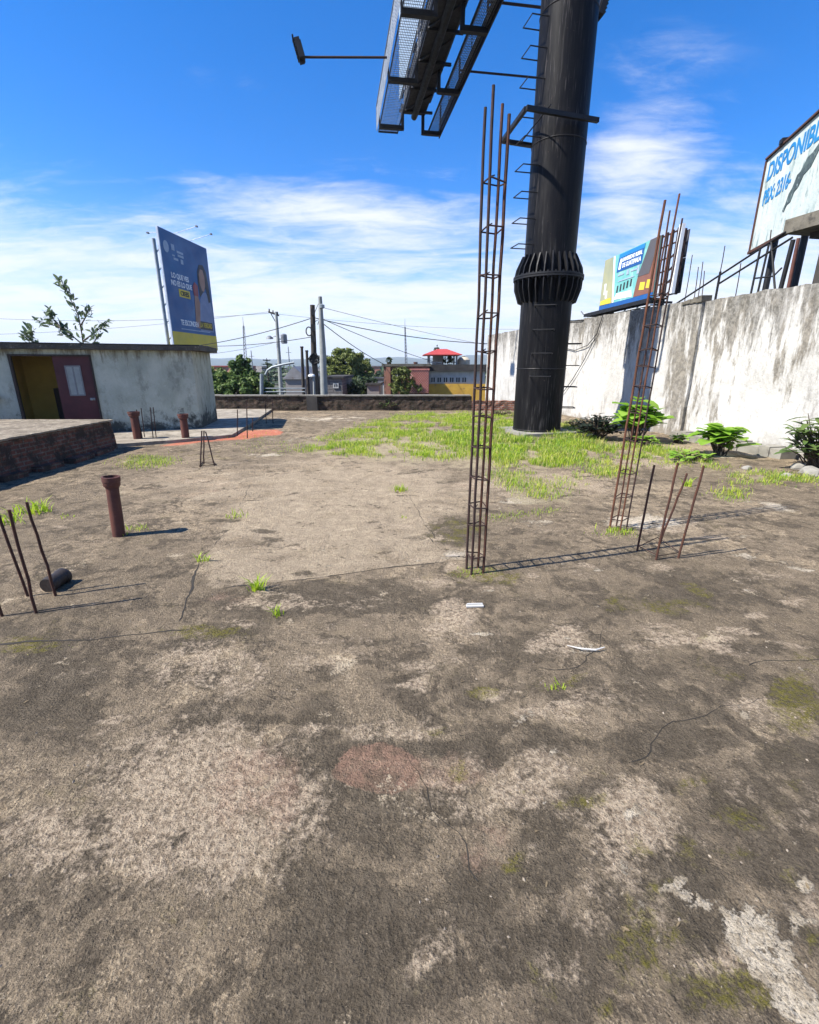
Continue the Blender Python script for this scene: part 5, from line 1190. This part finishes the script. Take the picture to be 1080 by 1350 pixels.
text('slogan', 'TE ESCONDEN', 'print_white', pan, pp(.20, .20), u, v, Wb*.38, Hb*.05)
mb = MB(); mb.prism([(.60*Wb, .185*Hb), (.93*Wb, .185*Hb), (.93*Wb, .265*Hb), (.60*Wb, .265*Hb)], O+nb_*.003, u, v, .008); mb.build('tag_box', 'print_hair', pan)
text('slogan', 'LA VERDAD', 'print_yellow', pan, pp(.62, .205, .014), u, v, Wb*.29, Hb*.048)
mb = MB(); mb.box(pp(.52, .165), (Wb*.66, .012, .05), u); mb.build('fine_print', 'print_pale', pan)
mb = MB()
for (a, b, r_) in [(.10, .86, .05)]: mb.prism([(a*Wb+.05*Wb*math.cos(q)*1.0, b*Hb+.045*Wb*math.sin(q)*1.3) for q in np.linspace(0, 6.283, 20, endpoint=False)], O+nb_*.003, u, v, .01)
for (a, b, w_, h_) in [(.20, .85, .06, .05), (.30, .84, .13, .02), (.31, .81, .12, .02), (.22, .77, .09, .02), (.36, .755, .05, .04), (.20, .80, .05, .012)]: mb.prism([(a*Wb, b*Hb), ((a+w_)*Wb, b*Hb), ((a+w_)*Wb, (b+h_)*Hb), (a*Wb, (b+h_)*Hb)], O+nb_*.003, u, v, .01)
mb.build('emblem', 'print_pale', pan)
def sil(pts, mat, nm, out): mb = MB(); mb.prism([(a*Wb, b*Hb) for a, b in pts], O+nb_*out, u, v, .006); return mb.build(nm, mat, pan)
sil([(.62, .17), (.95, .17), (.97, .40), (.93, .50), (.85, .56), (.77, .55), (.70, .48), (.64, .30)], 'print_shirt', 'printed_shirt', .003)
sil([(.70, .50), (.69, .62), (.70, .74), (.76, .81), (.85, .82), (.91, .76), (.94, .62), (.95, .48), (.90, .46), (.86, .60), (.80, .56)], 'print_hair', 'printed_hair', .010)
sil([(.72, .64), (.73, .72), (.77, .77), (.83, .77), (.86, .70), (.85, .62), (.81, .56), (.76, .57)], 'print_skin', 'printed_face', .017)
sil([(.52, .20), (.62, .19), (.68, .44), (.64, .52), (.57, .50)], 'print_skin', 'printed_arm', .010)
sil([(.56, .50), (.66, .50), (.67, .60), (.60, .63), (.55, .58)], 'print_red', 'printed_cup', .018)
for s_ in (.08, .38, .68, .95):
    mb = MB(); p0 = pp(s_, 0)-nb_*.62; mb.tube([(p0.x, p0.y, -4.5), (p0.x, p0.y, O.z+Hb*.92)], .10, 8); ps = mb.build('post', 'galvanised', bb)
    mb = MB()
    for q in range(6): mb.bar((p0.x, p0.y, O.z+Hb*(.05+.15*q)), tuple(pp(s_, .12+.15*q, -.13)), .05); mb.bar(tuple(pp(s_, .05+.15*q, -.13)), tuple(pp(s_, .12+.15*q, -.13)), .05, up=u)
    mb.build('truss', 'galvanised', ps)
for a, b in ((.30, 1.0), (.62, 1.0), (.0, .95)):
    mb = MB(); p0 = pp(a, b, -.05); p1 = p0+nb_*1.5+Vector((0, 0, .35)) if a > 0 else p0-nb_*.6; mb.tube([p0, p1], .014, 6); arm = mb.build('lamp_arm', 'grey_steel', bb)
    mb = MB(); mb.box(p1, (.16, .10, .08), u); mb.build('lamp', 'grey_steel', arm)

# ================================================================== BILLBOARD, right middle
TLm = P(797, 344, 32); TRm = P(897, 295, 24.6); TRm.z = TLm.z
zb = P(793, 410, 32).z
O, u, v, Wb, Hb = panel_frame(TLm, TRm, zb); nb_ = u.cross(v)
bb = thing('billboard', (O.x, O.y, -4.5), 'colourful wide billboard behind the white wall, its right end a bare frame', 'billboard')
mb = MB(); mb.prism([(0, 0), (Wb*.80, 0), (Wb*.80, Hb), (Wb*.02, Hb)], O-nb_*.1, u, v, .10); pan = mb.build('panel', 'print_mint', bb)
def reg(pts, mat, nm, out=.003): mb = MB(); mb.prism([(a*Wb, b*Hb) for a, b in pts], O+nb_*out, u, v, .01); return mb.build(nm, mat, pan)
reg([(0, .1), (.22, .1), (.155, 1), (.02, 1)], 'print_olive', 'printed_field'); reg([(.22, .1), (.245, .1), (.19, 1), (.165, 1)], 'print_white', 'printed_stripe')
reg([(.24, .66), (.60, .66), (.62, .985), (.26, .985)], 'print_royal', 'title_band'); reg([(.26, .91), (.62, .91), (.62, .985), (.265, .985)], 'print_cyan', 'title_band', .014)
text('title', 'UNIVERSIDAD RURAL', 'print_white', pan, pp(.315, .82, .016), u, v, Wb*.28, Hb*.075); text('title', 'DE GUATEMALA', 'print_white', pan, pp(.325, .71, .016), u, v, Wb*.26, Hb*.085)
mb = MB(); mb.prism([(.265*Wb, .70*Hb), (.30*Wb, .70*Hb), (.308*Wb, .88*Hb), (.288*Wb, .90*Hb), (.27*Wb, .80*Hb)], O+nb_*.014, u, v, .006); mb.build('emblem', 'print_white', pan)
mb = MB()
for i in range(5): mb.prism([((.27+.05*i)*Wb, (.27+.012*i)*Hb), ((.292+.05*i)*Wb, (.27+.012*i)*Hb), ((.295+.05*i)*Wb, (.40+.012*i)*Hb), ((.275+.05*i)*Wb, (.40+.012*i)*Hb)], O+nb_*.003, u, v, .01)
mb.build('printed_row', 'print_black', pan)
for (a, b, w_, h_) in [(.27, .58, .09, .03), (.40, .55, .035, .09), (.46, .58, .10, .03), (.28, .47, .24, .02), (.55, .5, .03, .15), (.06, .3, .03, .22), (.09, .22, .03, .15)]:
    mb = MB(); mb.prism([(a*Wb, b*Hb), ((a+w_)*Wb, b*Hb), ((a+w_)*Wb, (b+h_)*Hb), (a*Wb, (b+h_)*Hb)], O+nb_*.015, u, v, .006); mb.build('printed_line', 'print_pale' if a > .2 else 'print_white', pan)
reg([(.54, .10), (.80, .10), (.80, 1.0), (.68, 1.0), (.57, .42)], 'print_brown', 'printed_field'); reg([(.57, .44), (.72, .44), (.795, .995), (.685, .995)], 'print_slate', 'printed_field', .014)
reg([(.61, .20), (.68, .18), (.685, .31), (.62, .33)], 'print_yellow', 'printed_badge', .014); reg([(.70, .20), (.76, .18), (.765, .32), (.71, .34)], 'print_yellow', 'printed_badge', .014)
reg([(0, .0), (.8, .0), (.8, .095), (0, .095)], 'print_royal', 'foot_band', .004); reg([(.01, .11), (.20, .10), (.19, .21), (.02, .19)], 'print_yellow', 'printed_badge', .016)
reg([(.24, .15), (.52, .12), (.5, .24), (.28, .26)], 'print_white', 'printed_field', .005)
mb = MB()
for a in (.81, .87, .93, .98): mb.bar(pp(a, 0, -.05), pp(a, 1, -.05), .07, .07, up=u)
for b in (0.02, .2, .4, .6, .8, .97): mb.bar(pp(.80, b, -.12), pp(.99, b, -.12), .06, .06)
for b in (.0, .2, .4, .6): mb.bar(pp(.81, b, -.5), pp(.98, b+.2, -.5), .06, .06)
for a in (.05, .3, .55, .82, .97): mb.bar(pp(a, 0, -.45), pp(a, 1, -.45), .09, .09, up=u)
mb.build('frame', 'dark_rust', bb)
mb = MB(); mb.prism([(.86*Wb, .02*Hb), (.985*Wb, .02*Hb), (.985*Wb, .56*Hb), (.86*Wb, .56*Hb)], O-nb_*.6, u, v, .05); mb.build('backing_board', 'print_black', bb)
mb = MB(); mb.prism([(.86*Wb, .57*Hb), (.985*Wb, .57*Hb), (.985*Wb, .98*Hb), (.86*Wb, .98*Hb)], O-nb_*.6, u, v, .05); mb.build('backing_board', 'poster_back', bb)
mb = MB(); mb.prism([(.988*Wb, 0), (1.02*Wb, 0), (1.03*Wb, 1.03*Hb), (.998*Wb, 1.03*Hb)], O-nb_*.14, u, v, .16); mb.build('end_board', 'print_white', bb)
mb = MB(); mb.box(pp(.5, -.07, .45), (Wb*.98, .9, .06), u); mb.bar(pp(0, -.10, .9), pp(1, -.10, .9), .12, .16); 
for a in np.linspace(.05, .95, 8): mb.bar(pp(a, -.12, -.4), pp(a, -.12, .9), .08, .1)
mb.build('catwalk', 'black_steel', bb)
mb = MB()
for i in range(3): mb.box(pp(.58+.17*i, -.17-.0*i, .75), (Wb*.14, .22, .05), u)
mb.build('plank', 'print_white', bb)
for a in (.2, .5, .8): mb = MB(); p0 = pp(a, 0, -.5); mb.tube([(p0.x, p0.y, -4.5), (p0.x, p0.y, O.z)], .16, 10); mb.build('post', 'black_steel', bb)
mb = MB(); mb.tube([pp(.0, -.05, .4), pp(-.06, -.05, .8)], .03, 6); mb.tube([pp(-.06, -.05, .8), pp(-.11, .02, .8)], .04, 6); mb.build('lamp', 'grey_steel', bb)

# ================================================================== BILLBOARD, right edge
TLr = Vector((11.0, 17, P(1015, 211, 17).z)); dr = Vector((-.62, -2.34, 0)).normalized()
O = Vector((TLr.x, TLr.y, P(989, 331, 17).z)); u = dr; v = Vector((0, 0, 1)); nb_ = u.cross(v); Wb = 6.6; Hb = TLr.z-O.z
bb = thing('billboard', (O.x, O.y, -4.5), 'white peeling billboard with blue DISPONIBLE lettering at the right edge', 'billboard')
mb = MB(); mb.prism([(0, 0), (Wb, 0), (Wb, Hb), (0, Hb)], O-nb_*.1, u, v, .1); pan = mb.build('panel', 'torn_paper', bb)
text('lettering', 'DISPONIBLE', 'print_cyan', pan, O+u*.28+v*(Hb*.73)+nb_*.003, u, v, 3.25, Hb*.20, .008)
text('lettering', 'PBX: 2316-', 'print_cyan', pan, O+u*.30+v*(Hb*.47)+nb_*.003, u, v, 1.75, Hb*.17, .008)
mb = MB(); mb.prism([(1.9, .62), (2.0, .58), (2.12, .72), (2.3, .74), (2.42, .95), (2.6, 1.0), (2.78, 1.22), (3.1, 1.3), (3.4, 1.62), (3.6, 1.78), (3.3, 1.74), (3.05, 1.62), (2.8, 1.6), (2.55, 1.36), (2.4, 1.34), (2.25, 1.08), (2.1, .98), (2.02, .78)], O+nb_*.004, u, v, .01); mb.build('shadow_patch', 'shadow_teal', pan)  # dark jagged band painted on the panel in place of the tower's cast shadow
mb = MB()
for i in range(0):
    a = rng.uniform(.8, 3.0); b = rng.uniform(.2, 1.1); mb.prism([(a, b), (a+.05, b-.02), (a+.16, b+.16), (a+.10, b+.24)], O+nb_*.004, u, v, .008+.001*i)
mb = MB(); mb.bar(O+u*-.04-v*.05, O+u*(Wb+.04)-v*.05, .12, .08); mb.bar(O+u*-.02+v*(Hb+.03), O+u*(Wb+.04)+v*(Hb+.03), .12, .05); mb.bar(O-u*.03, O-u*.03+v*Hb, .05, .12, up=u); mb.build('frame', 'rust', bb)
for a in (.7, 2.6, 4.5, 6.2): mb = MB(); p0 = O+u*a-nb_*.4; mb.tube([(p0.x, p0.y, -4.5), (p0.x, p0.y, O.z+Hb*.9)], .09, 10); mb.build('post', 'black_steel', bb)
mb = MB(); p0 = O+u*1.05+v*(Hb+.1); mb.box(p0, (.2, .2, .12), u); mb.tube([p0-v*.1-nb_*.1, p0], .03, 6); mb.build('lamp', 'black_steel', bb)

# ================================================================== STRUCTURES ON AND BEHIND THE WALL, right
c0 = P(1036, 292, 10.3); c0 = Vector((7.35, 10.3, 4.2+EYE-1.6))
t = thing('concrete_canopy', (8.4, 9.2, -4.5), 'stained concrete canopy slab on a dark pillar behind the wall, right edge', 'canopy')
def cpt(a, b, z): return Vector((WALLX(10.4)+.42, 10.4, 0))+(-wd)*a-wn*b+Vector((0, 0, z))
mb = MB(); mb.prism([(.30, 0), (4, 0), (4, 3), (.35, 3)], cpt(0, 0, 4.24), -wd, -wn, -.24); 
mb.build('slab', 'old_concrete', t)
mb = MB(); mb.box(cpt(2.35, .55, 4.08), (3.7, .25, .28), wd); mb.box(cpt(.65, 1.6, 4.06), (.3, 2.4, .32), wd); mb.build('beam', 'dark_tile', t)
mb = MB(); mb.box(cpt(1.12, .62, -.24), (.62, .55, 8.36), wd); mb.build('pillar', 'dark_tile', t)
def wt(px, py, off=.12): # a point above the wall's top line, seen at this place in the photo
    k0 = (px-540)/FPX; d = ray(px, py); s_ = d.x/d.y; Yq = (8.8+off)/(s_+.21); return P(px, py, Yq)
gS = 'steel props under the canopy'
for (a, b, mt, r_, lab) in [((1030, 377), (1046, 316), 'black_steel', .04, 'thick black prop under the concrete canopy'), ((1040, 377), (1053, 314), 'pipe_clay', .03, 'pinkish rusty prop right beside the black canopy prop')]:
    p0, p1 = wt(*a, .16), wt(*b, .16); mb = MB(); mb.tube([p0-Vector((0, 0, .1)), p1], r_, 10); tag(mb.build('steel_prop', mt, base=p0, smooth=True), lab, 'prop', gS)
af = thing('steel_trestle', wt(1005, 385), 'black three-legged steel trestle on the wall top under the peeling billboard', 'trestle')
for a, b in (((990, 388), (1003, 326)), ((999, 387), (1014, 322)), ((1022, 382), (1017, 318))): mb = MB(); mb.tube([wt(*a), wt(*b)], .020, 7); mb.build('leg', 'black_steel', af)
mb = MB(); mb.tube([wt(994, 367), wt(1020, 364), wt(1031, 353)], .016, 7); mb.build('crossbar', 'black_steel', af)
rl = thing('pipe_rail', wt(940, 390), 'pair of sloping dark pipe rails rising along the wall top to the canopy', 'railing')
for a, b in (((886, 404), (1036, 306)), ((948, 374), (1045, 313))): mb = MB(); mb.tube([wt(*a), wt(*b)], .020, 8); mb.build('rail', 'black_steel', rl)
mb = MB(); mb.tube([wt(943, 396), wt(950, 358)], .024, 8); mb.build('post', 'black_steel', rl)
gW = 'thin rods standing on the wall top'
for (a, b, lab) in [((903, 396), (913, 336), 'leftmost tall rod on the wall top, right of the rusty cage'), ((915, 396), (921, 352), 'second rod from the left on the wall top'), ((920, 396), (927, 345), 'third rod from the left on the wall top'), ((925, 396), (929, 357), 'fourth and shorter rod on the wall top'), ((949, 362), (956, 324), 'thin rod rising from the rail post'), ((970, 390), (977, 347), 'lone thin rod between the rail post and the trestle'), ((1013, 330), (1017, 303), 'pale rod end sticking up before the peeling billboard')]:
    p0, p1 = wt(*a), wt(*b); mb = MB(); mb.tube([p0-Vector((0, 0, .03)), p0.lerp(p1, .5)+Vector((.006, 0, 0)), p1], .009, 6); tag(mb.build('wall_rod', 'dark_rust', base=p0), lab, 'rod', gW)
# cables on the wall face
def ww(px, py, out=.05):
    d = ray(px, py); s_ = d.x/d.y; off_ = -out*1.022; Yq = (8.8+off_)/(s_+.21); return P(px, py, Yq)
for pts, lab in [([(795, 415), (787, 440), (775, 455), (758, 462), (744, 459)], 'black cable sagging across the wall right behind the pole'), ([(785, 445), (770, 475), (755, 500), (742, 518)], 'thin cable slanting down the wall right of the pole')]:
    mb = MB(); mb.tube([ww(*p) for p in pts], .012, 6); tag(mb.build('wall_cable', 'cable', base=ww(*pts[0])), lab, 'cable', 'cables on the white wall')

# ================================================================== AIR
m = bpy.data.materials.new('air'); m.use_nodes = True; k = NT(m.node_tree)
pv = k.n('ShaderNodeVolumePrincipled'); pv.inputs['Color'].default_value = (.72, .84, 1, 1); pv.inputs['Density'].default_value = .00022; pv.inputs['Anisotropy'].default_value = .1
k.l(pv.outputs[0], k.n('ShaderNodeOutputMaterial').inputs['Volume']); MATS['air'] = m
mb = MB(); mb.box((0, 0, 72), (8800, 8800, 155.5)); tag(mb.build('haze', 'air'), 'thin bluish haze over the far hills', 'haze', kind='stuff')
